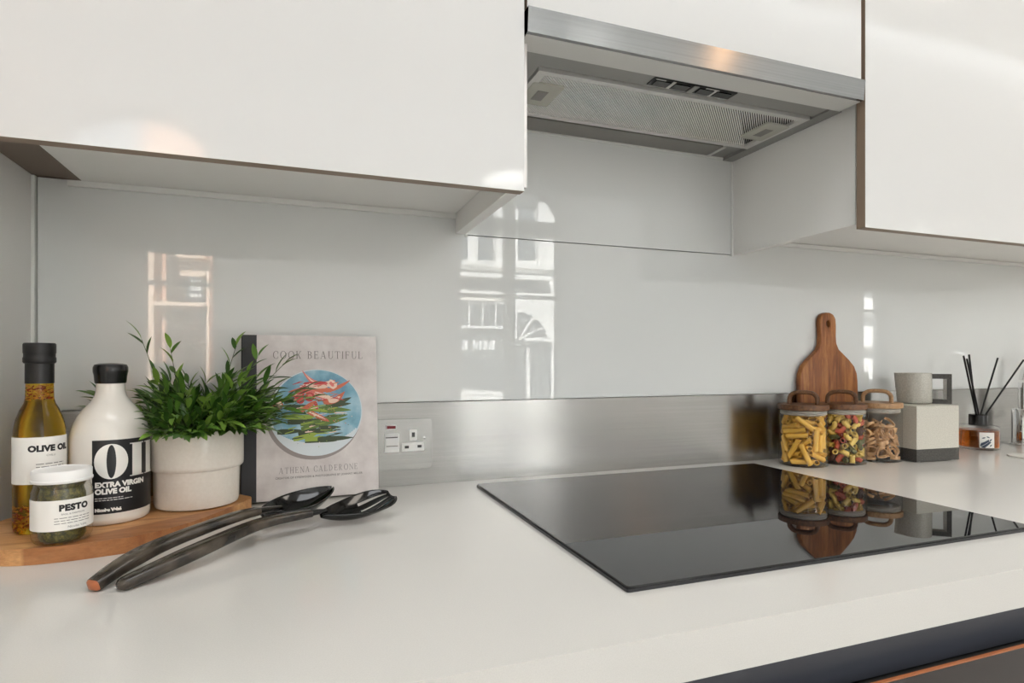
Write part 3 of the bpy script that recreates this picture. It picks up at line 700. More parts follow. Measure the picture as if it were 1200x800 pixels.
# ------------------------------------------------------------------ potted plant
PX, PYY = -0.1294, 0.9190
t = thing('potted_plant', 'bushy green leafy plant in a cream two-tier ceramic pot', 'plant', (PX, PYY, ZB))
obj('pot', lathe(sc_([(0, 0.0003), (0.050, 0.0003), (0.0545, 0.002), (0.0560, 0.007), (0.0568, 0.051), (0.0600, 0.0515), (0.0618, 0.0535), (0.0622, 0.057), (0.0622, 0.101), (0.0612, 0.1035), (0.0592, 0.1035), (0.0582, 0.101), (0.0580, 0.088), (0, 0.088)], 0.94), 64), 'cream_glaze', t, 40)
obj('soil', lathe(sc_([(0.0578, 0.0882), (0.0578, 0.0925), (0.03, 0.0955), (0, 0.096)], 0.94), 32), 'soil', t, 60)
rl = random.Random(21)
def leaf_mesh(mat, L, W, curl):
    bm = B(); sp = []; n = 5
    for i in range(n+1):
        u = i/n; w = W*math.sin(PI*min(1, u*0.94+0.03))**0.8*(1-0.25*u); z = curl*u*u*L
        if i in (0, n): sp.append([bm.verts.new((0, L*u, z))])
        else: sp.append([bm.verts.new((-w/2, L*u, z+0.18*w)), bm.verts.new((0, L*u, z)), bm.verts.new((w/2, L*u, z+0.18*w))])
    for a, b in zip(sp, sp[1:]):
        if len(a) == 1: bm.faces.new((a[0], b[1], b[0])); bm.faces.new((a[0], b[2], b[1]))
        elif len(b) == 1: bm.faces.new((a[0], a[1], b[0])); bm.faces.new((a[1], a[2], b[0]))
        else: bm.faces.new((a[0], a[1], b[1], b[0])); bm.faces.new((a[1], a[2], b[2], b[1]))
    me = bpy.data.meshes.new('leaf'); bm.to_mesh(me); bm.free(); me.materials.append(M[mat])
    me.polygons.foreach_set('use_smooth', [True]*len(me.polygons)); return me
LM = [leaf_mesh('leaf%d' % (i % 3), 0.025+0.003*(i % 4), 0.0078+0.0012*(i % 2), -0.10-0.10*(i % 3)) for i in range(9)]
stem_bm = B(); placed = []
def blocked(q, m=0.0):
    """inside the white bottle or the book that stand beside the pot?"""
    wx, wy = PX+q.x-WX, PYY+q.y-WY; R = math.hypot(wx, wy); z = q.z
    lim = 0.044 if z < 0.106 else 0.044-0.026*(z-0.106)/0.05 if z < 0.156 else 0.019
    if z < 0.197 and R < lim+m: return True
    ox, oy = PX+q.x-OX, PYY+q.y-OY
    if math.hypot(ox, oy) < 0.028: return True
    if q.x < -0.060 and q.y < -0.012: return True
    return PX+q.x > -0.082 and PYY+q.y > 0.958+0.11*(z-0.02)-m*0.6
camv = Vector((-PX, -PYY, 0)).normalized()
def leaf_matrix(p, d, roll):
    d = d.normalized(); s = d.cross(Vector((0, 0, 1)))
    if s.length < 1e-3: s = Vector((1, 0, 0))
    s.normalize(); n = s.cross(d)
    R = Matrix((s, d, n)).transposed().to_4x4()
    return Matrix.Translation(p) @ R @ Matrix.Rotation(roll, 4, 'Y')
def sprig(base, az, tilt, L, nl, bend, bare=0.3):
    d = Vector((math.cos(az)*math.sin(tilt), math.sin(az)*math.sin(tilt), math.cos(tilt)))
    path = []; p = Vector(base); dd = d.copy()
    for i in range(9):
        path.append(p.copy()); p = p + dd*(L/8); dd = (dd + Vector((math.cos(az), math.sin(az), -0.3))*bend/8).normalized()
    # the wall and the book keep the sprigs in front of them
    for q in path:
        q.y = min(q.y, 0.060)
        if q.xy.length > 0.05: q.z = max(q.z, 0.108)
    if any(blocked(q, 0.002) for q in path): return
    tube(stem_bm, path, lambda u: 0.0009*(1-0.6*u), 5)
    for k in range(nl):
        u = bare+(1-bare)*(k+0.5)/nl; i = min(7, int(u*8)); q = path[i].lerp(path[i+1], u*8-i); tg = (path[i+1]-path[i]).normalized()
        a2 = k*2.4+rl.uniform(-.6, .6); side = tg.orthogonal().normalized(); side.rotate(Quaternion(tg, a2))
        placed.append((q, (tg*rl.uniform(.7, 1.2)+side*rl.uniform(.35, .75)), rl.uniform(-.5, .5)))
    placed.append((path[-1], (path[-1]-path[-2]), rl.uniform(-.4, .4)))
for i in range(165):
    az = rl.uniform(0, 2*PI); q = 0.046*math.sqrt(rl.random()); tl = 0.25+1.05*(q/0.046)*rl.uniform(.6, 1.15)
    sprig((q*math.cos(az), q*math.sin(az), 0.092), az+rl.uniform(-.4, .4), min(tl, 1.30), rl.uniform(0.050, 0.100)*(1.0 if q < 0.03 else 0.92), rl.randint(6, 8), rl.uniform(0.0, 0.45), 0.22)
for az, tl, L, n in ((PI*0.93, 0.22, 0.140, 7), (2.2, 0.22, 0.128, 6), (0.9, 0.26, 0.135, 7), (0.5, 0.40, 0.125, 7), (PI*1.02, 0.75, 0.120, 8), (PI*0.97, 0.95, 0.108, 8), (0.02, 0.62, 0.130, 8), (-0.10, 0.98, 0.130, 8), (-0.28, 1.12, 0.135, 8), (-0.18, 1.02, 0.118, 8)):
    sprig((0.03*math.cos(az), 0.03*math.sin(az)*0.5-0.008, 0.092), az, tl, L, n, 0.15, 0.30)
tag(obj('stems', stem_bm, 'stem_green', t), kind='stuff')
def showing(e):
    p = e[0]; return (p.xy.dot(camv.xy)*0.8 + p.z*1.0 + 0.25*p.xy.length)
placed.sort(key=showing, reverse=True)
fol = B()
for i, (p, d, roll) in enumerate(placed):
    if p.y > 0.066: continue
    d = d.normalized()
    if p.xy.length > 0.045 and d.z < 0.02: d.z = 0.02; d.normalize()
    if p.y + d.y*0.034 > 0.082: d.y = min(d.y, 0.0); d.normalize()
    if blocked(p, 0.002) or blocked(p+d*0.018, 0.003) or blocked(p+d*0.036, 0.003): continue
    mtx = leaf_matrix(p, d, roll); me = LM[rl.randrange(9)]
    if i < 290:
        o = bpy.data.objects.new('leaf', me); COL.objects.link(o); o.parent = t; o.matrix_local = mtx
    else:
        k0 = len(fol.verts); vv = [fol.verts.new(mtx @ v.co) for v in me.vertices]
        for f in me.polygons:
            fc = fol.faces.new([vv[j] for j in f.vertices]); fc.material_index = {'leaf_green': 0, 'leaf_green.001': 1, 'leaf_green.002': 2}.get(me.materials[0].name, 0)
if len(fol.verts): tag(obj('foliage', fol, ['leaf0', 'leaf1', 'leaf2'], t, 180), kind='stuff')
else: fol.free()

# ------------------------------------------------------------------ cookbook leaning on the splashback
BW, BH, BT = 0.201, 0.2535, 0.024
t = thing('cookbook', 'grey and pink cookbook with a plate of asparagus on its cover', 'book', (-0.0765, 0.9615, 0.9231))
t.rotation_euler = (-math.radians(6.4), 0, math.radians(2.2))
# local: x along width, y thickness (away from viewer), z up
cv = obj('cover', bbox(0, BW, 0, 0.0026, 0, BH, 0.0006, 1), 'cover', t)
obj('back_cover', bbox(0, BW, BT-0.0026, BT, 0, BH, 0.0006, 1), 'cloth_grey', t)
obj('spine', bbox(-0.0022, 0.0005, 0.0002, BT-0.0002, 0, BH, 0.0006, 1), 'cloth_black', t)
obj('page_block', bbox(0.001, BW-0.004, 0.0028, BT-0.0028, 0.004, BH-0.004), 'pages', t)
obj('cloth_strip', bbox(-0.0004, 0.0195, -0.0004, 0.0010, 0.0002, BH-0.0002), 'cloth_grey', t)
face = lambda x, y: (x, -0.0004, y)
face2 = lambda x, y: (x, -0.0006, y)
face3 = lambda x, y: (x, -0.0008, y)
P1, w1 = serif_polys('COOK BEAUTIFUL', 0.0120, thick=0.12, thin=0.05, space=0.26, word=0.55); cx = 0.0205+(BW-0.0205)*0.5
decal('title_lettering', shift([[(x*0.136/w1, y) for x, y in p] for p in P1], cx, 0.2165), face, 'ink_cover', cv)
P1, w1 = serif_polys('ATHENA CALDERONE', 0.0090, thick=0.11, thin=0.05, space=0.26, word=0.55)
decal('author_lettering', shift([[(x*0.117/w1, y) for x, y in p] for p in P1], cx-0.001, 0.0395), face, 'ink_cover', cv)
P1 = text_polys('CREATOR OF EYESWOON & PHOTOGRAPHS BY JOHNNY MILLER', 0.0030, 0.0001, space=1.1)
ww = max(x for p in P1 for x, y in p)*2
decal('credit_lettering', shift([[(x*0.130/ww, y) for x, y in p] for p in P1], cx, 0.0315), face, 'ink_cover', cv)
# printed plate of food: everything lies flat on the cover
pcx, pcy, pr0 = 0.1065, 0.1315, 0.0700
def disc(cx, cy, r, n=64, k=0.97): return [(cx+r*math.cos(2*PI*i/n), cy+k*r*math.sin(2*PI*i/n)) for i in range(n)]
pp = decal('plate_shade_print', [disc(pcx-0.003, pcy-0.004, pr0+0.0015)], lambda x, y: (x, -0.00035, y), 'print_shade', cv)
decal('plate_rim_print', [disc(pcx, pcy, pr0)], lambda x, y: (x, -0.0005, y), 'print_rim', cv)
decal('plate_print', [disc(pcx+0.001, pcy+0.0012, pr0-0.0022)], face2, 'print_plate', cv)
sq = []
for i in range(40):
    a = math.radians(205+130*i/40); b = math.radians(205+130*(i+1)/40); q = lambda t, r: (pcx+r*math.cos(t), pcy+0.97*r*math.sin(t))
    wd_ = 0.018*math.sin(PI*(i+.5)/40)
    sq.append([q(a, pr0-0.0022), q(b, pr0-0.0022), q(b, pr0-0.004-wd_), q(a, pr0-0.004-wd_)])
decal('plate_glaze_print', sq, lambda x, y: (x, -0.00065, y), 'print_rim', cv)
polys, mi = [], []
def spear(x0, y0, x1, y1, w, m, tip=0.72, bend=0.0):
    n = 7; L = Vector((x1-x0, y1-y0)); nrm = Vector((-L.y, L.x)).normalized(); top = []; bot = []
    for i in range(n+1):
        u = i/n; c = Vector((x0, y0))+L*u+nrm*(bend*math.sin(PI*u)); h = w/2*(1.0 if u < tip else 1-((u-tip)/(1-tip))**2*0.9)
        h *= 0.8 if i == 0 else 1
        top.append(c+nrm*h); bot.append(c-nrm*h)
    for i in range(n): polys.append([tuple(top[i]), tuple(top[i+1]), tuple(bot[i+1]), tuple(bot[i])]); mi.append(m)
C_ = ['print_green', 'print_green_dark', 'print_lime', 'print_carrot', 'print_pink', 'print_red', 'print_pale']
def pxy(u, v): # cover picture coordinates of the plate photograph (829 x 800 crop) to cover metres
    return pcx+(u-415)/333*pr0, pcy-(v-405)/320*pr0*0.97
def sp(u0, v0, u1, v1, w, m, tip=0.72, bend=0.0):
    a, b = pxy(u0, v0), pxy(u1, v1); spear(a[0], a[1], b[0], b[1], w/333*pr0, m, tip, bend/333*pr0)
for a in ((185, 325, 300, 300, 34, 1, .7), (190, 360, 420, 370, 40, 1), (560, 345, 668, 300, 34, 1, .3), (480, 360, 665, 345, 36, 1, .4), (430, 378, 665, 395, 34, 0, .5), (210, 470, 440, 468, 40, 1), (360, 380, 560, 410, 26, 0), (300, 365, 500, 400, 24, 2),
          (195, 432, 400, 440, 36, 2), (380, 470, 640, 430, 38, 0, .5), (140, 540, 330, 535, 40, 1, .2), (300, 490, 450, 480, 34, 0), (305, 525, 640, 455, 36, 0, .5), (285, 565, 560, 520, 42, 1), (440, 530, 550, 520, 26, 2), (430, 520, 590, 520, 30, 1, .4),
          (250, 597, 420, 560, 34, 2), (330, 600, 480, 600, 36, 2, .9), (420, 604, 678, 602, 38, 1, .35), (330, 622, 560, 622, 12, 1)): sp(*a)
for a in ((545, 180, 315, 95, 40, 4, .35, 55), (530, 168, 330, 110, 14, 6, .3, 52), (330, 195, 500, 190, 34, 5), (520, 245, 215, 250, 34, 3, .5, -22), (330, 210, 500, 215, 34, 6), (480, 250, 660, 170, 30, 3, .35, -10), (500, 180, 560, 220, 56, 6, .8), (512, 182, 540, 214, 22, 4, .8),
          (330, 250, 520, 240, 30, 3), (280, 320, 335, 180, 60, 5, .1), (350, 250, 510, 300, 44, 4), (400, 262, 540, 310, 30, 6), (460, 330, 620, 255, 44, 3, .5, -26), (500, 322, 585, 290, 34, 6, .6, -14), (300, 395, 415, 318, 34, 3, .6), (350, 395, 505, 475, 34, 3, .6), (360, 398, 480, 460, 12, 6, .6),
          (405, 330, 420, 385, 24, 5)): sp(*a)
base_n = len(polys)
rq = random.Random(9)
for k in range(34):
    u, v = rq.uniform(190, 560), rq.uniform(350, 615)
    sp(u, v, u+rq.uniform(50, 120), v-rq.uniform(-4, 22), rq.uniform(5, 11), rq.choice((2, 1, 1, 0, 2, 6)), .7)
for k in range(26):
    u, v = rq.uniform(240, 540), rq.uniform(180, 330)
    sp(u, v, u+rq.uniform(30, 90), v+rq.uniform(-24, 24), rq.uniform(4, 9), rq.choice((6, 3, 5, 3, 4)), .6)
for k in range(150):
    u, v = rq.gauss(440, 110), rq.gauss(430, 110)
    if (u-415)**2+(v-405)**2 < 280**2: polys.append(disc(*pxy(u, v), rq.uniform(2, 4.5)/333*pr0, 6)); mi.append(rq.choice((1, 1, 2, 6, 3)))
for u, v, r, m in ((365, 290, 36, 5), (300, 312, 28, 5), (145, 343, 36, 3), (148, 338, 24, 6), (368, 282, 16, 4)):
    c = pxy(u, v); polys.append(disc(c[0], c[1], r/333*pr0, 18)); mi.append(m)
lay = [0]
bmf = B()
for i, p in enumerate(polys):
    z = -0.0007-0.000002*i
    f = bmf.faces.new([bmf.verts.new((x, z, y)) for x, y in p]); f.material_index = mi[i]
me = bpy.data.meshes.new('food_print'); bmf.to_mesh(me); bmf.free()
for m in C_: me.materials.append(M[m])
o = bpy.data.objects.new('food_print', me); COL.objects.link(o); o.parent = cv

# ------------------------------------------------------------------ salad servers
def bowl(L, W, D, slots, name, parent, base, direc, nrm, mat):
    """concave server head; u runs along direc, v across"""
    nu, nv = 34, 41; d = Vector(direc).normalized(); n = Vector(nrm); s = d.cross(n).normalized(); n = s.cross(d).normalized(); base = Vector(base)
    bm = B(); g = []
    for i in range(nu+1):
        u = i/nu
        if slots: hw = W/2*min(1, math.sin(PI*min(0.5, 0.03+0.62*u))**0.75)*(1 if u < 0.72 else math.sqrt(max(0.0, 1-((u-0.72)/0.30)**2)))
        else: hw = W/2*max(0.015, math.sin(PI*(0.03+0.967*u)))**0.62
        row = []
        for j in range(nv+1):
            v = 2*j/nv-1
            dep = -D*(1-v*v)*math.sin(PI*min(1, 0.08+u*0.88))**0.8 + 0.08*L*u*u
            row.append(bm.verts.new(base+d*(L*u)+s*(hw*v)+n*dep))
        g.append(row)
    for i in range(nu):
        for j in range(nv):
            if slots and 0.58 < (i+.5)/nu < 0.985 and any(abs(j-c) <= 1 for c in (8, 16, 24, 32)): continue
            bm.faces.new((g[i][j], g[i+1][j], g[i+1][j+1], g[i][j+1]))
    bmesh.ops.remove_doubles(bm, verts=bm.verts, dist=1e-6)
    o = obj(name, bm, mat, parent, 60)
    m = o.modifiers.new('solid', 'SOLIDIFY'); m.thickness = 0.0022; m.offset = 0
    return o
def server(name, label, pts, w0, tipmat):
    t = thing(name, label, 'utensil', pts[0])
    loc = Vector(pts[0]); P = [Vector(p)-loc for p in pts]
    path = smooth_path(P, 6); n = len(path); k2 = int(n*0.80)
    o = obj('handle_tip', tube(B(), [path[0], path[0].lerp(path[1], 0.3), path[0].lerp(path[1], 0.6)], 0.01, 16, section=lambda u: (0.0030+0.0042*min(1, 1.6*u), 0.0026+0.0028*min(1, 1.6*u))), tipmat, t, 50)
    if tipmat == 'utensil_tip': tag(o, 'orange brown handle end')
    obj('handle', tube(B(), [path[0].lerp(path[1], 0.6)]+path[1:k2+1], 0.01, 18, section=lambda u: ((w0-0.0038*u)*(0.66+0.34*min(1, 3.2*u)), (0.0080-0.0034*u)*(0.70+0.30*min(1, 3.2*u)))), 'utensil_handle', t, 50)
    obj('neck', tube(B(), path[k2-1:], 0.01, 14, section=lambda u: (w0-0.0060-0.0022*u, 0.0040-0.0014*u)), 'utensil_black', t, 50)
    return t, path
t, path = server('salad_fork', 'black salad fork with four slots, in front of the spoon', [(-0.1570, 0.6420, 0.9250), (-0.1085, 0.680, 0.9355), (-0.045, 0.749, 0.9435), (0.004, 0.780, 0.9435), (0.036, 0.798, 0.9420)], 0.0110, 'utensil_handle')
off = Vector(t.location)
bowl(0.108, 0.056, 0.017, True, 'fork_head', t, Vector((0.030, 0.7945, 0.9400))-off, (0.104, 0.054, -0.001), (-0.06, -0.30, 1), 'utensil_black')
def push(q, k): return (q[0]*k, q[1]*k, 1.1352+(q[2]-1.1352)*k)
t, path = server('salad_spoon', 'black salad spoon propped beside the serving board, behind the slotted fork', [push(q, k) for q, k in (((-0.1800, 0.6480, 0.9250), 1.0), ((-0.156, 0.6690, 0.9385), 1.012), ((-0.124, 0.692, 0.9490), 1.03), ((-0.070, 0.722, 0.9600), 1.035), ((-0.043, 0.739, 0.9620), 1.045), ((-0.018, 0.758, 0.9600), 1.055))], 0.0116, 'utensil_tip')
off = Vector(t.location)
bowl(0.104, 0.060, 0.021, False, 'spoon_head', t, Vector(push((-0.038, 0.7580, 0.9570), 1.06))-off, (0.094, 0.062, 0.006), (-0.04, -0.16, 1), 'utensil_black')

# ------------------------------------------------------------------ paddle board leaning on the splashback
t = thing('paddle_board', 'brown wooden paddle chopping board leaning on the splashback behind the jars', 'board', (1.126, 0.998, 0.9204))
t.rotation_euler = (-math.radians(1.6), 0, 0)
half = [(0.078, 0.0), (0.084, 0.008), (0.0855, 0.03), (0.0855, 0.168), (0.0835, 0.186), (0.076, 0.202), (0.062, 0.216), (0.044, 0.230), (0.030, 0.241), (0.0235, 0.254), (0.0225, 0.270), (0.0235, 0.295), (0.0225, 0.310), (0.016, 0.3195), (0.006, 0.3235)]
pts = half + [(-x, y) for x, y in half[::-1]]
bm = B(); out = pts; hole = [(0.0005+0.0062*math.cos(2*PI*i/16), 0.2985+0.0075*math.sin(2*PI*i/16)) for i in range(16)]
oe, ie = [], []
vo = [bm.verts.new((x, 0, y)) for x, y in out]; vi = [bm.verts.new((x, 0, y)) for x, y in hole]
ed = [bm.edges.new((vo[i], vo[(i+1) % len(vo)])) for i in range(len(vo))] + [bm.edges.new((vi[i], vi[(i+1) % 16])) for i in range(16)]
bmesh.ops.triangle_fill(bm, use_beauty=True, use_dissolve=False, edges=ed)
r = bmesh.ops.extrude_face_region(bm, geom=bm.faces[:])
bmesh.ops.translate(bm, verts=[v for v in r['geom'] if isinstance(v, bmesh.types.BMVert)], vec=(0, 0.0135, 0))
bev(bm, 0.0025, 2)
obj('paddle', bm, 'paddle_wood', t, 45)

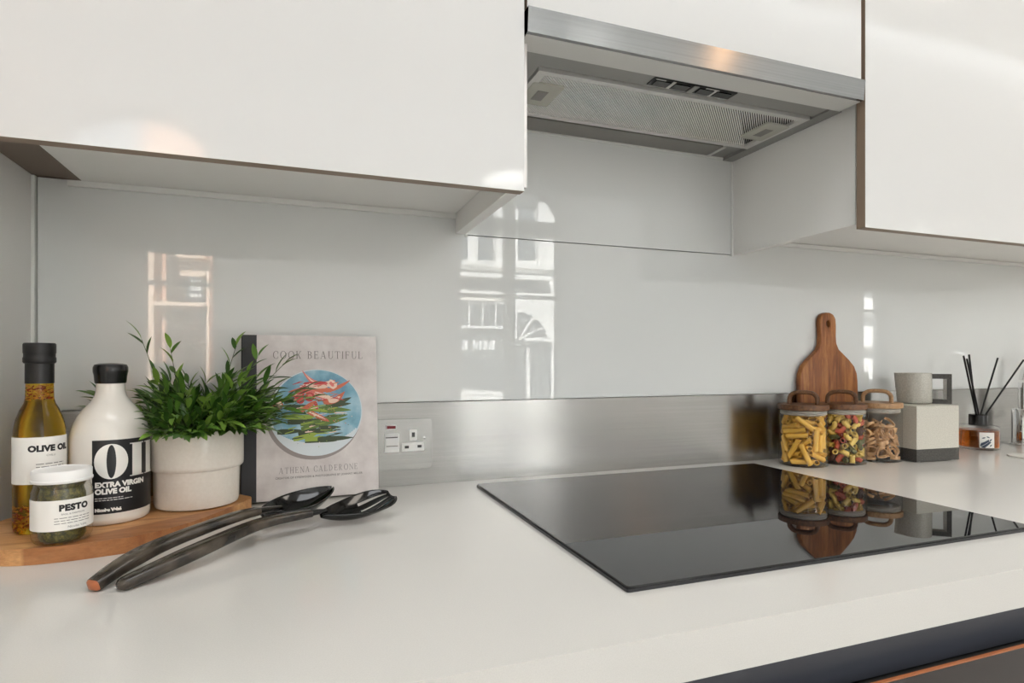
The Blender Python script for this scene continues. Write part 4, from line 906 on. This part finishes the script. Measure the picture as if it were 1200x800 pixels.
# ------------------------------------------------------------------ pasta jars
SIM = {"a":[[17,239,52,232,397,-585,-668],[-22,33,107,505,788,115,-333],[-92,203,126,563,793,-230,27],[-211,-172,52,300,696,-124,640],[-231,-279,215,58,150,-138,-977],[101,-67,52,707,-515,485,22],[-127,-66,163,361,-794,-391,295],[112,-209,52,515,707,21,-485],[-190,286,187,336,817,-430,-183],[125,258,161,243,811,344,407],[311,-73,137,781,-503,289,232],[138,112,231,219,-327,381,837],[-111,-175,336,522,662,205,-496],[256,92,239,317,230,597,-700],[27,-322,169,575,-365,-404,611],[187,104,379,808,44,584,71],[-249,-8,195,155,-340,-652,-660],[-30,-221,233,596,547,438,393],[-69,118,265,506,-59,-541,-670],[170,-122,223,785,-476,-382,-106],[318,-38,359,639,496,304,-504],[97,333,430,921,-27,-342,-185],[-144,-52,396,264,-685,578,357],[152,-203,319,705,-114,-639,286],[94,229,436,189,-679,611,-361],[-199,-185,411,304,-368,-805,-352],[-54,-367,495,91,-33,9,-995],[-197,125,397,462,-623,-55,-629],[193,-134,445,404,725,173,-530],[-345,-90,327,879,203,166,-398],[-288,-131,579,413,-191,-731,-509],[-153,46,533,107,-973,31,-204],[-305,-87,677,211,-44,-761,-611],[-316,165,390,945,-252,69,-198],[-308,178,209,169,172,-950,200],[-28,351,408,304,-36,952,13],[-190,189,580,253,793,353,-428],[-316,23,763,619,529,342,-470],[-166,306,770,816,8,340,468],[-78,142,571,845,166,-211,-463],[202,-27,539,728,611,-312,8],[144,132,471,614,706,-269,-229],[64,-127,446,725,544,-423,-6],[103,-205,689,322,133,-926,148],[56,-367,442,975,2,12,223],[-164,-160,870,307,765,-93,558],[277,-90,588,164,173,734,636],[164,-334,500,840,0,-2,543],[-76,-225,744,205,-496,594,-600],[40,202,618,562,-736,-139,-350],[-309,148,934,842,374,-5,-390],[-99,25,723,789,-469,357,171],[280,154,635,730,342,480,-347],[-205,103,875,716,-402,551,-150],[326,52,907,342,-514,-709,-341],[81,18,566,687,-537,430,235],[114,331,804,301,-545,-778,85],[149,-290,786,797,388,-339,-317],[-226,-251,839,388,831,355,180],[-58,54,963,522,-520,-441,512],[47,303,883,126,588,-733,-316],[-74,-119,589,462,185,-523,692],[197,-59,750,510,598,520,333],[265,-48,1048,716,-516,432,185],[-66,-111,814,153,525,-535,-644],[-5,-39,901,511,568,408,501],[92,79,692,331,537,-571,525],[149,-289,902,104,674,529,505],[201,155,1051,215,280,807,-473],[225,39,871,321,33,795,-513],[-45,275,975,418,-437,89,-791],[256,126,741,19,513,-653,-557],[110,176,816,150,464,621,614],[-166,-76,1004,716,-154,-673,106],[42,-233,1041,94,545,-332,-764],[118,-180,938,671,-40,741,2]],"b":[[-204,-264,58,635,694,-135,-310],[-290,54,58,519,-377,598,-480],[193,-257,58,103,-82,702,700],[-64,200,58,566,-700,100,424],[176,277,58,707,-518,481,26],[351,71,58,678,621,338,-201],[-297,-204,104,803,83,244,-537],[-37,364,194,20,-907,-418,47],[-163,277,154,25,-178,739,650],[334,-123,58,675,706,-29,-211],[-76,-89,58,58,666,239,-705],[44,319,58,152,-628,-326,-691],[363,27,201,0,951,309,0],[-225,-111,87,0,431,-902,0],[-108,-349,87,0,-949,-314,0],[-314,188,94,47,109,-991,59],[-216,243,58,549,289,646,-446],[202,-99,120,128,-741,460,-472],[242,-274,207,220,54,29,-974],[64,-323,58,296,-245,-663,-642],[6,-320,157,780,582,218,75],[229,282,201,49,-875,430,218],[-167,314,266,639,-22,-673,370],[256,198,90,770,494,-316,-253],[-60,-202,98,573,41,-113,-810],[-263,187,252,486,617,-81,613],[-225,-279,209,434,-501,73,745],[-169,119,151,656,-119,743,63],[167,65,185,725,-591,-274,-224],[-139,-28,143,221,417,-168,866],[337,140,217,0,891,-454,0],[141,-335,199,3,908,412,78],[-354,-82,104,99,-629,744,203],[84,249,172,466,706,47,532],[326,-137,216,806,-269,277,450],[70,114,103,947,-114,-223,-202],[-354,92,201,503,-44,-46,-862],[-302,-137,230,498,266,622,543],[14,23,192,218,673,697,-112],[294,-209,344,299,-916,-83,-253],[129,337,298,470,366,55,801],[80,-85,58,484,-623,334,515],[-46,206,218,927,-151,-262,-220],[95,-351,369,115,-104,988,15],[4,-297,309,233,-921,-119,-287],[277,-103,410,793,-257,285,-474],[-111,-341,268,274,843,245,393],[-303,-13,205,150,-893,386,-178],[224,-282,447,902,-296,245,-199],[100,-211,170,90,400,-51,-911],[-132,167,348,205,-556,392,704],[358,-28,360,501,-271,-347,-744],[207,15,58,585,133,694,397],[-348,-20,355,609,638,-269,386],[149,195,337,20,-694,658,-291],[-148,44,235,200,-764,100,-605],[242,24,269,714,-401,-444,-365],[50,203,281,186,26,-473,-860],[-112,-182,232,126,637,-460,-605],[261,242,355,68,733,-514,441],[323,159,421,428,864,253,80],[167,-188,268,764,114,-479,416],[-213,-249,343,581,-755,128,-275],[130,-41,285,173,454,-199,851],[358,40,508,333,-911,214,118],[39,317,394,359,-573,-686,-269],[-62,261,383,302,55,374,-875],[-117,-11,334,775,-327,535,79],[-223,-57,459,81,-499,863,-19],[-319,-161,373,998,-16,-55,-22],[43,-100,332,455,569,648,-219],[-28,-82,244,826,-403,-178,353],[-236,-231,457,521,-84,748,404],[15,82,358,57,-90,965,-239],[204,136,422,922,-271,-114,252],[150,21,386,620,-138,510,-580],[-337,-119,515,500,608,-308,534],[293,-207,551,833,392,-51,-387],[-86,-344,433,654,-222,291,-662],[-308,178,358,19,-336,-544,-769],[-10,361,503,320,236,-914,-78],[-192,-162,603,312,-397,-823,259],[144,328,471,402,-89,883,-224],[66,160,495,187,98,614,-760],[14,-215,398,137,661,-621,-397],[194,-152,607,848,166,220,452],[252,-70,547,350,-47,-927,-123],[138,36,727,625,164,-410,644],[-174,-302,539,315,-403,-10,859],[-103,-104,405,21,-479,-715,509],[-177,311,418,422,-123,-831,340],[231,274,539,23,-653,608,-450],[163,153,580,256,-634,-542,-488],[-317,-49,619,58,470,-365,-801],[259,98,540,805,-338,469,135],[218,-6,640,203,463,561,656],[-92,299,559,245,-90,419,870],[-86,61,556,330,672,312,585],[140,-150,428,76,807,-477,-338],[-92,-160,506,310,309,803,-405],[-162,-36,703,523,469,-708,-78],[108,13,527,221,-607,749,-145],[-58,217,635,424,809,-388,120],[311,-76,693,231,747,518,347],[-88,-254,644,253,-865,95,-422],[-205,301,581,828,-116,52,-547],[-86,156,488,606,372,631,311],[-258,45,662,639,-125,-218,727],[-106,-48,599,302,492,197,793],[-102,341,719,212,-788,49,-576],[132,-301,518,462,-188,-718,-485],[90,-351,655,231,152,956,100],[-176,65,404,545,-254,339,-724],[-267,167,468,346,-661,390,-539],[-258,195,579,513,-239,695,-445],[33,-187,583,786,286,253,487],[-271,49,472,447,293,284,796],[-14,-337,563,326,-306,-312,838],[80,340,638,529,582,567,245],[313,-185,754,182,960,-202,-61],[227,226,666,654,-84,-571,488],[96,283,737,606,-156,-708,328],[-287,214,706,799,322,-441,252],[-196,-165,760,689,25,-684,-239],[345,98,666,860,-451,2,240],[196,-305,681,376,-135,-206,893],[14,-32,476,392,-776,-472,-145],[310,31,756,429,-303,596,-608],[-282,-222,678,8,-559,662,499],[169,-186,896,510,48,-840,-180],[273,231,779,184,783,-403,437],[-211,-293,793,945,-188,-267,-5],[193,-165,775,630,567,-248,470],[-23,-357,759,171,510,74,840],[-168,126,681,572,673,336,326],[-347,-108,758,124,-731,642,196],[347,98,850,242,-413,-834,-274],[-297,-205,912,367,-796,-481,23],[61,175,656,977,200,41,57],[201,-30,850,787,200,-409,416],[-159,86,789,150,759,188,-605],[-354,50,779,752,-527,286,275],[332,-104,877,361,-193,807,425],[74,-97,686,389,-37,-181,902],[157,-322,822,387,787,-343,-337],[250,1,949,486,178,-561,-646],[-212,241,798,106,-544,282,784],[98,-223,713,881,256,-372,-138],[-33,341,819,188,613,50,-765],[130,103,927,285,112,192,-932],[64,-321,904,59,-97,660,743],[-51,249,993,730,274,-519,-351],[-32,-5,765,567,-197,-613,-514],[-177,80,903,260,633,-178,707],[-363,-37,902,988,144,20,-51],[-37,176,790,246,-961,126,22],[-25,-245,791,644,315,190,671],[10,42,668,121,-486,473,725],[-349,100,604,265,3,256,930],[-154,287,885,666,403,498,-383],[152,-281,981,42,-174,527,831],[-71,-202,957,847,-335,-410,44],[305,195,921,208,-943,164,200],[-140,-220,868,698,-653,-20,295],[-132,-61,836,224,-541,228,-778],[315,66,1020,401,-546,12,735],[-321,163,888,631,400,136,-651],[51,74,811,194,-477,822,243],[155,323,869,53,732,-456,-503],[-20,357,934,474,-462,-396,637],[-213,-287,999,14,775,-477,414],[-227,225,962,449,-358,-768,-284],[132,-77,986,533,-278,275,751],[-13,139,936,193,-683,-71,701],[173,152,795,439,172,-605,-642],[14,-324,1030,455,-128,756,-453],[-255,4,939,276,931,-143,191],[92,259,950,16,446,866,-228],[-321,-166,1035,909,273,235,-211],[-221,-93,1001,321,-355,143,866],[-1,5,932,37,-699,226,-677],[-62,-357,901,10,960,-135,243],[-152,42,1031,202,-588,-498,-605],[23,-116,890,82,-950,300,37],[304,-104,1021,51,-558,-220,-799]],"c":[[-108,282,32,528,0,0,849],[266,-11,81,969,-158,27,189],[-267,-19,34,284,0,0,959],[245,-178,32,0,118,993,0],[-231,67,101,836,0,0,549],[-95,350,215,697,-601,-341,-192],[-318,-112,185,707,492,-508,-11],[25,-107,110,874,217,-179,-397],[-209,-296,152,455,-60,705,541],[13,220,102,729,-211,288,-585],[93,-285,145,807,443,-177,347],[-237,129,168,989,0,0,147],[-225,158,233,318,0,0,-948],[47,262,338,75,-898,-90,425],[90,93,205,796,-365,143,-462],[194,317,121,699,397,-526,277],[-74,-124,237,212,964,108,118],[-160,216,400,83,-813,-406,-409],[216,231,124,657,-669,345,-47],[-261,-60,345,128,287,942,-115],[357,49,257,576,-330,-625,412],[214,108,314,721,-21,-682,-120],[251,-97,338,447,-852,270,-37],[87,253,395,356,455,-779,-245],[47,-334,209,308,-459,-729,-404],[217,207,478,818,-392,184,-378],[-123,-223,352,178,950,249,54],[2,-104,406,742,-183,35,643],[-92,-267,570,570,-790,-184,-130],[-27,-335,578,399,-557,590,427],[288,31,227,641,360,-604,-309],[214,-272,402,307,106,-790,-520],[113,-41,487,460,40,-197,-865],[-320,184,636,485,-726,-249,419],[-191,-209,535,174,-246,774,558],[-263,-21,404,967,-128,-115,-186],[80,14,530,191,527,826,-62],[-205,171,509,500,-82,-202,838],[233,-130,607,141,-123,-981,-56],[278,164,557,79,306,306,898],[-104,-85,705,412,-18,-176,-894],[76,230,614,448,249,-122,-850],[-293,-16,723,86,772,-600,194],[-192,-13,565,154,-929,337,27],[221,153,732,188,-337,-919,-80],[-373,-34,549,175,639,221,716],[-149,219,693,39,299,131,944],[220,-153,677,175,144,-49,973],[-86,-295,778,209,-810,-508,-206],[-93,250,728,193,-506,-799,263]]}
def tube_piece(r, ri, L, seg=10):
    bm = B(); rings = []
    for rad, z in ((r, -L/2), (r, L/2), (ri, L/2), (ri, -L/2)):
        rings.append([bm.verts.new((rad*math.cos(2*PI*k/seg), rad*math.sin(2*PI*k/seg), z + (0.35*rad*math.cos(2*PI*k/seg)*(1 if z > 0 else -1)))) for k in range(seg)])
    for a, b in zip(rings, rings[1:]+rings[:1]):
        for k in range(seg): bm.faces.new((a[k], a[(k+1) % seg], b[(k+1) % seg], b[k]))
    return bm
def elbow_piece(R, r, ri, ang, seg=8, n=6):
    bm = B(); rings = []
    for rad in (r, ri):
        rr_ = []
        for i in range(n+1):
            a = -ang/2+ang*i/n; c = Vector((R*math.cos(a)-R*0.8, 0, R*math.sin(a))); e = Vector((math.cos(a), 0, math.sin(a)))
            rr_.append([bm.verts.new(c+e*(rad*math.cos(2*PI*k/seg))+Vector((0, rad*math.sin(2*PI*k/seg), 0))) for k in range(seg)])
        rings.append(rr_)
    for rr_ in rings:
        for a, b in zip(rr_, rr_[1:]):
            for k in range(seg): bm.faces.new((a[k], a[(k+1) % seg], b[(k+1) % seg], b[k]))
    for i in (0, n):
        for k in range(seg): bm.faces.new((rings[0][i][k], rings[0][i][(k+1) % seg], rings[1][i][(k+1) % seg], rings[1][i][k]))
    return bm
def ribbon_piece(r, w, th, turn, rise, seed, n=22):
    bm = B(); rings = []; rq = random.Random(seed)
    for i in range(n+1):
        u = i/n; a = turn*u; rad = r*(1+0.10*math.sin(3*a+seed)-0.18*u); z = rise*(u-.5)
        e = Vector((math.cos(a), math.sin(a), 0)); c = e*rad+Vector((0, 0, z)); q = Vector((0, 0, 1))
        rings.append([bm.verts.new(c+e*(sx*th/2)+q*(sz*w/2)) for sx, sz in ((1, -1), (1, 1), (-1, 1), (-1, -1))])
    for a, b in zip(rings, rings[1:]):
        for k in range(4): bm.faces.new((a[k], a[(k+1) % 4], b[(k+1) % 4], b[k]))
    bm.faces.new(rings[0]); bm.faces.new(rings[-1]); return bm
def as_mesh(bm, mat, name):
    bmesh.ops.recalc_face_normals(bm, faces=bm.faces[:]); me = bpy.data.meshes.new(name); bm.to_mesh(me); bm.free(); me.materials.append(M[mat])
    me.polygons.foreach_set('use_smooth', [True]*len(me.polygons)); me.set_sharp_from_angle(angle=math.radians(50)); return me
JARS = [(0.9835, 0.9408, 'glass storage jar of rigatoni with a dark wooden lid, nearest the hob', 'lid_wood', -0.15),
        (1.0808, 0.9335, 'middle glass storage jar of mixed coloured pasta with a wooden lid', 'lid_wood', -0.05),
        (1.1815, 0.9320, 'glass storage jar of brown pasta ribbons with the palest wooden lid', 'lid_wood_light', 0.0)]
for jx, jy, lab, lm, rz in JARS:
    t = thing('storage_jar', lab, 'jar', (jx, jy, 0.9203), 0, 'glass pasta jars')
    obj('glass_jar', lathe([(0, 0.0003), (0.042, 0.0003), (0.0462, 0.0022), (0.0468, 0.006), (0.0468, 0.1125), (0.0455, 0.1140), (0.0445, 0.1125)], 56), 'jar_glass', t, 40)
    ld = obj('lid', lathe([(0, 0.1145), (0.0472, 0.1145), (0.0481, 0.1155), (0.0481, 0.1240), (0.0478, 0.1252), (0, 0.1252)], 56), lm, t, 40)
    obj('seal', lathe([(0.030, 0.1040), (0.0415, 0.1040), (0.0440, 0.1065), (0.0440, 0.1075), (0.0418, 0.109), (0.0440, 0.1105), (0.0440, 0.1115), (0.0420, 0.1143), (0.030, 0.1143)], 48), 'silicone', ld, 40)
    a0 = psi_cam(jx, jy)+rz; ex, ey = math.cos(a0), math.sin(a0)
    hp = [(-0.026, 0.122), (-0.0262, 0.134), (-0.0245, 0.1415), (-0.018, 0.1475), (-0.008, 0.1495), (0.008, 0.1495), (0.018, 0.1475), (0.0245, 0.1415), (0.0262, 0.134), (0.026, 0.122)]
    obj('handle', tube(B(), smooth_path([(x*ex, x*ey, z) for x, z in hp], 4), 0.005, 14, up=Vector((ey, -ex, 0)), section=lambda u: (0.0042, 0.0068)), lm, ld, 50)
RIG = [as_mesh(tube_piece(0.0053, 0.0038, L), 'rigatoni', 'rigatoni') for L in (0.041, 0.037, 0.043)]
MAC = [as_mesh(elbow_piece(0.0095, 0.0050, 0.0033, 1.9), c, 'macaroni') for c in ('mac_yellow', 'mac_red', 'mac_green', 'mac_dark')] + [as_mesh(tube_piece(0.0054, 0.0036, 0.016), c, 'macaroni') for c in ('mac_yellow', 'mac_red', 'mac_yellow')]
RIB = [as_mesh(ribbon_piece(0.0145, 0.0052, 0.0014, 5.4+0.4*i, 0.004, i), 'spelt', 'pasta_ribbon') for i in range(3)] + [as_mesh(ribbon_piece(0.0115, 0.0050, 0.0014, 8.0+i, 0.006, 7+i), 'spelt', 'pasta_ribbon') for i in range(3)]
rp = random.Random(12)
for key, (jx, jy), nm, meshes, lab, grp in (('a', JARS[0][:2], 'rigatoni', RIG, 'piece of yellow rigatoni pasta in the jar nearest the hob', 'rigatoni in the first jar'),
                                      ('b', JARS[1][:2], 'macaroni', MAC, 'small curved pasta piece in the middle storage jar', 'mixed pasta in the middle jar'),
                                      ('c', JARS[2][:2], 'pasta_ribbon', RIB, 'curled brown pasta ribbon in the jar with the palest lid', 'pasta ribbons in the third jar')):
    for q in SIM[key]:
        o = bpy.data.objects.new(nm, meshes[rp.randrange(len(meshes))]); COL.objects.link(o)
        o.location = (jx+q[0]*1e-4, jy+q[1]*1e-4, 0.9249+q[2]*1e-4)
        o.rotation_mode = 'QUATERNION'; o.rotation_quaternion = [x*1e-3 for x in q[3:7]]
        tag(o, {'macaroni': {'mac_yellow': 'small yellow pasta piece in the middle storage jar', 'mac_red': 'small red pasta piece in the middle storage jar', 'mac_green': 'small green pasta piece in the middle storage jar', 'mac_dark': 'small dark brown pasta piece in the middle storage jar'}}.get(nm, {}).get(o.data.materials[0].name, lab), 'pasta', grp)

# ------------------------------------------------------------------ cube pot and mug
t = thing('cube_pot', 'square stoneware pot, pale above a dark base, under the jug', 'pot', (1.2905, 0.9330, 0.9203), math.radians(-3.6))
S2 = 0.0595
bm = bbox(-S2, S2, -S2, S2, 0.0265, 0.1185, 0.0035, 3); obj('glazed_body', bm, 'stone_pale', t, 50)
bm = bbox(-S2-0.0004, S2+0.0004, -S2-0.0004, S2+0.0004, 0.0015, 0.0275, 0.003, 3); tag(obj('base', bm, 'stone_dark', t, 50), 'dark grey unglazed base')
for fx, fy in ((-.8, -.85), (.8, -.85), (.8, .85), (-.8, .85)):
    o = obj('foot', lathe([(0, 0.0001), (0.006, 0.0001), (0.006, 0.0016), (0, 0.0016)], 12), 'white_plastic', t); o.location = (fx*S2, fy*S2, 0)
t = thing('jug', 'pale grey stoneware jug with square handle, on the cube pot', 'jug', (1.3130, 0.9440, 1.0390), math.radians(-38))
prof = [(0, 0.0002), (0.034, 0.0002), (0.0378, 0.002), (0.0388, 0.005), (0.0385, 0.066), (0.0378, 0.0685), (0.0362, 0.0680), (0.0356, 0.064), (0.0356, 0.006), (0, 0.005)]
prof = [(r*0.86, z) for r, z in prof]
bm = lathe(prof, 64)
for v in bm.verts: # pulled-out spout opposite the handle
    a = math.atan2(v.co.y, v.co.x); da = abs((a-PI+PI) % (2*PI)-PI) if False else abs(abs(a)-PI)
    if v.co.z > 0.035 and da < 0.55 and v.co.xy.length > 0.03:
        k = (1-(da/0.55)**2)*((v.co.z-0.035)/0.033)**2; v.co.x -= 0.007*k
obj('body', bm, 'stone_glaze', t, 50)
hp = [(0.036, 0, 0.0600), (0.066, 0, 0.0600)]
bm = B(); hw = 0.0105
prism(bm, [(0.0310, 0.0560), (0.0310, 0.0665), (0.0685, 0.0665), (0.0685, 0.0008), (0.0310, 0.0008), (0.0310, 0.0100), (0.0590, 0.0100), (0.0590, 0.0560)], -hw, hw, flip=lambda a, b, c: (a, c, b))
bev(bm, 0.0018, 2)
bm.normal_update()
for f in bm.faces:
    f.material_index = 1 if (f.normal.z > 0.6 or f.normal.x > 0.6 or abs(f.normal.y) > 0.8) else 0  # top, outer and side faces take the darker stone
tag(obj('handle', bm, ['stone_glaze', 'stone_dark'], t, 50), 'square handle with darker top, outer and side faces')

# ------------------------------------------------------------------ reed diffuser
DX, DY = 1.565, 0.966
t = thing('reed_diffuser', 'round amber glass scent diffuser with black collar and leaf label', 'diffuser', (DX, DY, 0.9203))
obj('glass_vessel', lathe([(0, 0.0002), (0.038, 0.0002), (0.0412, 0.002), (0.0420, 0.006), (0.0420, 0.050), (0.0410, 0.0545), (0.037, 0.0575), (0.020, 0.0585), (0.0165, 0.060), (0.0165, 0.064)], 56), 'jar_glass', t, 40)
tag(obj('scented_oil', lathe([(0, 0.0068), (0.0392, 0.0070), (0.0402, 0.010), (0.0402, 0.044), (0.039, 0.0475), (0, 0.048)], 56), 'amber_scent', t, 40), kind='stuff')
obj('collar', lathe([(0.0168, 0.058), (0.0195, 0.058), (0.0195, 0.083), (0.0185, 0.084), (0.012, 0.084), (0.012, 0.066), (0, 0.066)], 40), 'black_plastic', t, 40)
ps = psi_cam(DX, DY)
lab = wrap_patch('paper_label', 0.0421, ps+0.05, ps+0.78, 0.0075, 0.0440, 'label_white', t)
pc = on_cyl(0.0424, ps+0.06, 0.0, 0.0002)
lv = []
def leafp(x, y, a, L, W):
    c, s_ = math.cos(a), math.sin(a); return [(x+c*u-s_*v, y+s_*u+c*v) for u, v in ((0, 0), (L*.3, W*.45), (L*.65, W*.4), (L, 0), (L*.65, -W*.4), (L*.3, -W*.45))]
x, y, a = 0.002, 0.0105, 0.55
for i in range(6):
    lv += [leafp(x, y, a+0.75, 0.0105-0.0007*i, 0.0040), leafp(x, y, a-0.75, 0.0105-0.0007*i, 0.0040)]; x += 0.0036*math.cos(a); y += 0.0036*math.sin(a); a += 0.04
lv += [leafp(x, y, a, 0.008, 0.0035), leafp(0.004, 0.030, 0.3, 0.008, 0.003), leafp(0.013, 0.0345, -0.4, 0.008, 0.003), leafp(0.020, 0.011, 0.8, 0.007, 0.003)]
decal('leaf_print', lv, pc, 'label_blue', lab, split=0.002)
from_ = Vector((DX, DY, 0.9203))
for k, ((bx, by), tipv, lb) in enumerate((((-0.004, 0.0), (-0.100, -0.030, 0.226), 'black diffuser reed, leftmost and leaning furthest left'), ((-0.001, -0.004), (-0.098, -0.036, 0.219), 'black diffuser reed just in front of the leftmost one'), ((0.0, 0.004), (-0.024, 0.006, 0.230), 'black diffuser reed standing almost upright'),
                                      ((0.003, 0.0), (0.032, -0.024, 0.222), 'black diffuser reed leaning slightly right'), ((0.008, -0.004), (0.072, -0.056, 0.217), 'black diffuser reed leaning furthest right, towards the tap'))):
    a = Vector((bx, by, 0.072)); b = Vector(tipv); a2 = a-(b-a).normalized()*0.062*0.0
    bm = tube(B(), [(0, 0, 0)] + [tuple((b-a)*0.5), tuple(b-a)], 0.0021, 8)
    o = obj('diffuser_reed', bm, 'reed', None, 50, tuple(from_+a)); tag(o, lb, 'reed', 'black diffuser reeds')

# ------------------------------------------------------------------ the street seen as a reflection in the splashback
GZ = -0.6
bm = B(); box(bm, -70, 90, -60, RY-0.35, GZ-0.1, GZ); tag(obj('street', bm, 'asphalt'), kind='structure')
CT, ST = math.cos(math.radians(20.02)), math.sin(math.radians(20.02))
def fp(u, v, Y):
    """point on the facade plane y=Y that the splashback mirrors at photo position (u, v)"""
    D = 2*YW-Y; a = (u-600)/692.04; b = (422.5-v)/692.04
    dx, dy = ST+a*CT, CT-a*ST; return dx/dy*D, 1.1352+b*D/dy
def frect(bm, u0, v0, u1, v1, Y, front, back=0.0):
    xa, za = fp(u0, v1, Y); xb, zb = fp(u1, v0, Y); _, zc = fp((u0+u1)/2, v1, Y); _, zd = fp((u0+u1)/2, v0, Y)
    box(bm, xa, xb, Y-back, Y+front, zc, zd)
YA = -16.0
t = thing('shop_building', 'white stone shop building across the street, mirrored in the splashback', 'building', (3, YA, GZ))
bm = B(); box(bm, -1.2, 16.5, YA-6, YA, GZ, 11.5); at(obj('wall', bm, 'stone_white', t))
def part(name, mat, *rects, Y=YA, par=None, back=0.0):
    bm = B()
    for r in rects: frect(bm, r[0], r[1], r[2], r[3], Y, r[4], back)
    return at(obj(name, bm, mat, par or t))
for u0, u1 in ((520, 548), (560, 578), (590, 603), (607, 627), (668, 694)):
    w = part('window', 'pane_dark', (u0, 236, u1, 305, 0.02)); 
part('window_head', 'stone_white', (543, 225, 652, 231, 0.35)); part('window_jamb', 'stone_white', (579, 232, 588, 312, 0.2)); part('window_jamb', 'stone_white', (628, 232, 640, 312, 0.2))
part('sill_course', 'stone_white', (500, 308, 660, 314, 0.3)); part('frieze', 'shop_dark', (500, 318, 640, 322, 0.03), (500, 328, 640, 340, 0.03)); part('cornice', 'stone_white', (500, 322, 642, 327, 0.4))
part('fascia', 'stone_cream', (500, 344, 600, 352, 0.1)); part('shop_front', 'shop_dark', (500, 356, 601, 458, 0.04))
bm = B()
for u in (548, 564, 579, 594): frect(bm, u, 358, u+1.5, 382, YA, 0.12)
frect(bm, 520, 382, 600, 385, YA, 0.2); at(obj('glazing_bar', bm, 'stone_white', t))
bm = B()
for u in (545, 556, 568): frect(bm, u, 457, u+9.5, 462, YA, 0.08); frect(bm, u, 463.5, u+9.5, 468, YA, 0.08)
at(obj('white_pane', bm, 'stone_white', t))  # brightness of the small panes is put into their white colour
# second arch with radiating bars
cx_, cz_ = fp(606, 398, YA); rx_ = fp(640, 398, YA)[0]-cx_; rz_ = fp(606, 366, YA)[1]-cz_
bm = B(); pts = [(cx_, cz_)] + [(cx_+rx_*math.cos(PI/2*i/16), cz_+rz_*math.sin(PI/2*i/16)) for i in range(17)]
prism(bm, pts, YA, YA+0.05, flip=lambda a, b, c: (a, c, b)); at(obj('arch_pane', bm, 'shop_dark', t))
bm = B(); frect(bm, 603, 401, 616, 470, YA, 0.05); frect(bm, 621, 402, 645, 470, YA, 0.05); at(obj('door_opening', bm, 'shop_dark', t))
bm = B()
for a in (0.5, 1.0):
    p0 = Vector((cx_, YA+0.1, cz_)); p1 = Vector((cx_+rx_*math.cos(a), YA+0.1, cz_+rz_*math.sin(a))); tube(bm, [p0, (p0+p1)/2, p1], 0.04, 6)
frect(bm, 612, 396, 645, 400, YA, 0.25); at(obj('fan_bar', bm, 'stone_white', t))
# lettering on the shop window (reads normally in the street, mirrored in the glass)
sx, sz = fp(575, 409, YA)
def face_street(x0, z0, Y): return lambda x, y: (x0-x, Y, z0+y)
s1 = text_polys('BEN E', 0.26, 0.022, space=1.15)
o = decal('sign_lettering', shift(s1, 0.42, 0), face_street(sx, sz, YA+0.06), 'sign_white', t); at(o)
o = decal('sign_lettering', shift(text_polys('FINE ART', 0.10, 0.002, space=1.5), 0.42, -0.28), face_street(sx, sz, YA+0.06), 'sign_white', t); at(o)
o = decal('sign_lettering', shift(text_polys('E', 0.18, 0.005), -0.62, 0.06) + shift(text_polys('L', 0.18, 0.005), -0.62, -0.18), face_street(sx, sz, YA+0.06), 'sign_white', t); at(o)
YB = -22.0
t = thing('terracotta_building', 'terracotta building with arched window, mirrored beside the potted plant', 'building', (-6, YB, GZ))
bm = B(); x0, _ = fp(177, 300, YB); x1, _ = fp(300, 300, YB); box(bm, x0, x1, YB-5, YB, GZ, 10.5); at(obj('wall', bm, 'terracotta', t))
def partb(name, mat, *rects):
    bm = B()
    for r in rects: frect(bm, r[0], r[1], r[2], r[3], YB, r[4])
    return at(obj(name, bm, mat, t))
partb('pier', 'terracotta_pale', (177.5, 200, 184, 470, 0.5)); partb('pier', 'terracotta_pale', (243, 310, 246, 470, 0.3)); partb('recess_shade', 'alley', (195, 200, 211, 470, 0.03), (211, 364, 243, 470, 0.03))  # recess sheets are flat; their shade is put into the dark colour
partb('pediment', 'terracotta_pale', (211, 293, 243, 306, 0.7), (213, 306, 242, 325, 0.3)); partb('string_course', 'terracotta_pale', (184, 355, 243, 360, 0.5))
ax0, az0 = fp(220, 353, YB); ax1, _ = fp(240, 353, YB); _, az1 = fp(230, 334, YB)
r_ = (ax1-ax0)/2; bm = B(); pts = [(ax0, az0), (ax1, az0)] + [((ax0+ax1)/2+r_*math.cos(PI*i/14), az1+r_*math.sin(PI*i/14)) for i in range(15)]
prism(bm, pts, YB, YB+0.34, flip=lambda a, b, c: (a, c, b)); at(obj('arched_window', bm, 'pane_dark', t))
bm = B()
for i in range(3):
    for j in range(3):
        frect(bm, 226+4.2*i, 330+7.5*j, 228.8+4.2*i, 334.5+7.5*j, YB, 0.38)
at(obj('window_pane', bm, 'stone_white', t)); partb('recess_shade', 'alley', (212, 326, 218.5, 353, 0.32))  # side sheet is flat too, shade put into its colour
bm = B(); box(bm, -30, x0-0.01, YB-5, YB-1.5, GZ, 5.2); tag(obj('shaded_house', bm, 'alley'), 'plain grey-brown house wall, darkened as if shaded, left of the terracotta building', 'building')  # house out of the sun, its shade put into the wall colour
YC = -16.0
t = thing('white_building', 'white banded building mirrored as a thin strip beside the paddle board', 'building', (24, YC, GZ))
bm = B(); box(bm, 17.2, 40, YC-6, YC, GZ, 12); at(obj('wall', bm, 'stone_white', t))
bm = B()
for z in (0.2, 1.55, 2.9, 4.1, 5.6, 7.2): box(bm, 17.2, 40, YC, YC+0.35, z, z+0.18)
at(obj('string_course', bm, 'frame_grey', t))
bm = B(); box(bm, 23.2, 24.3, YC, YC+0.05, 1.8, 2.8); at(obj('window', bm, 'pane_dark', t))
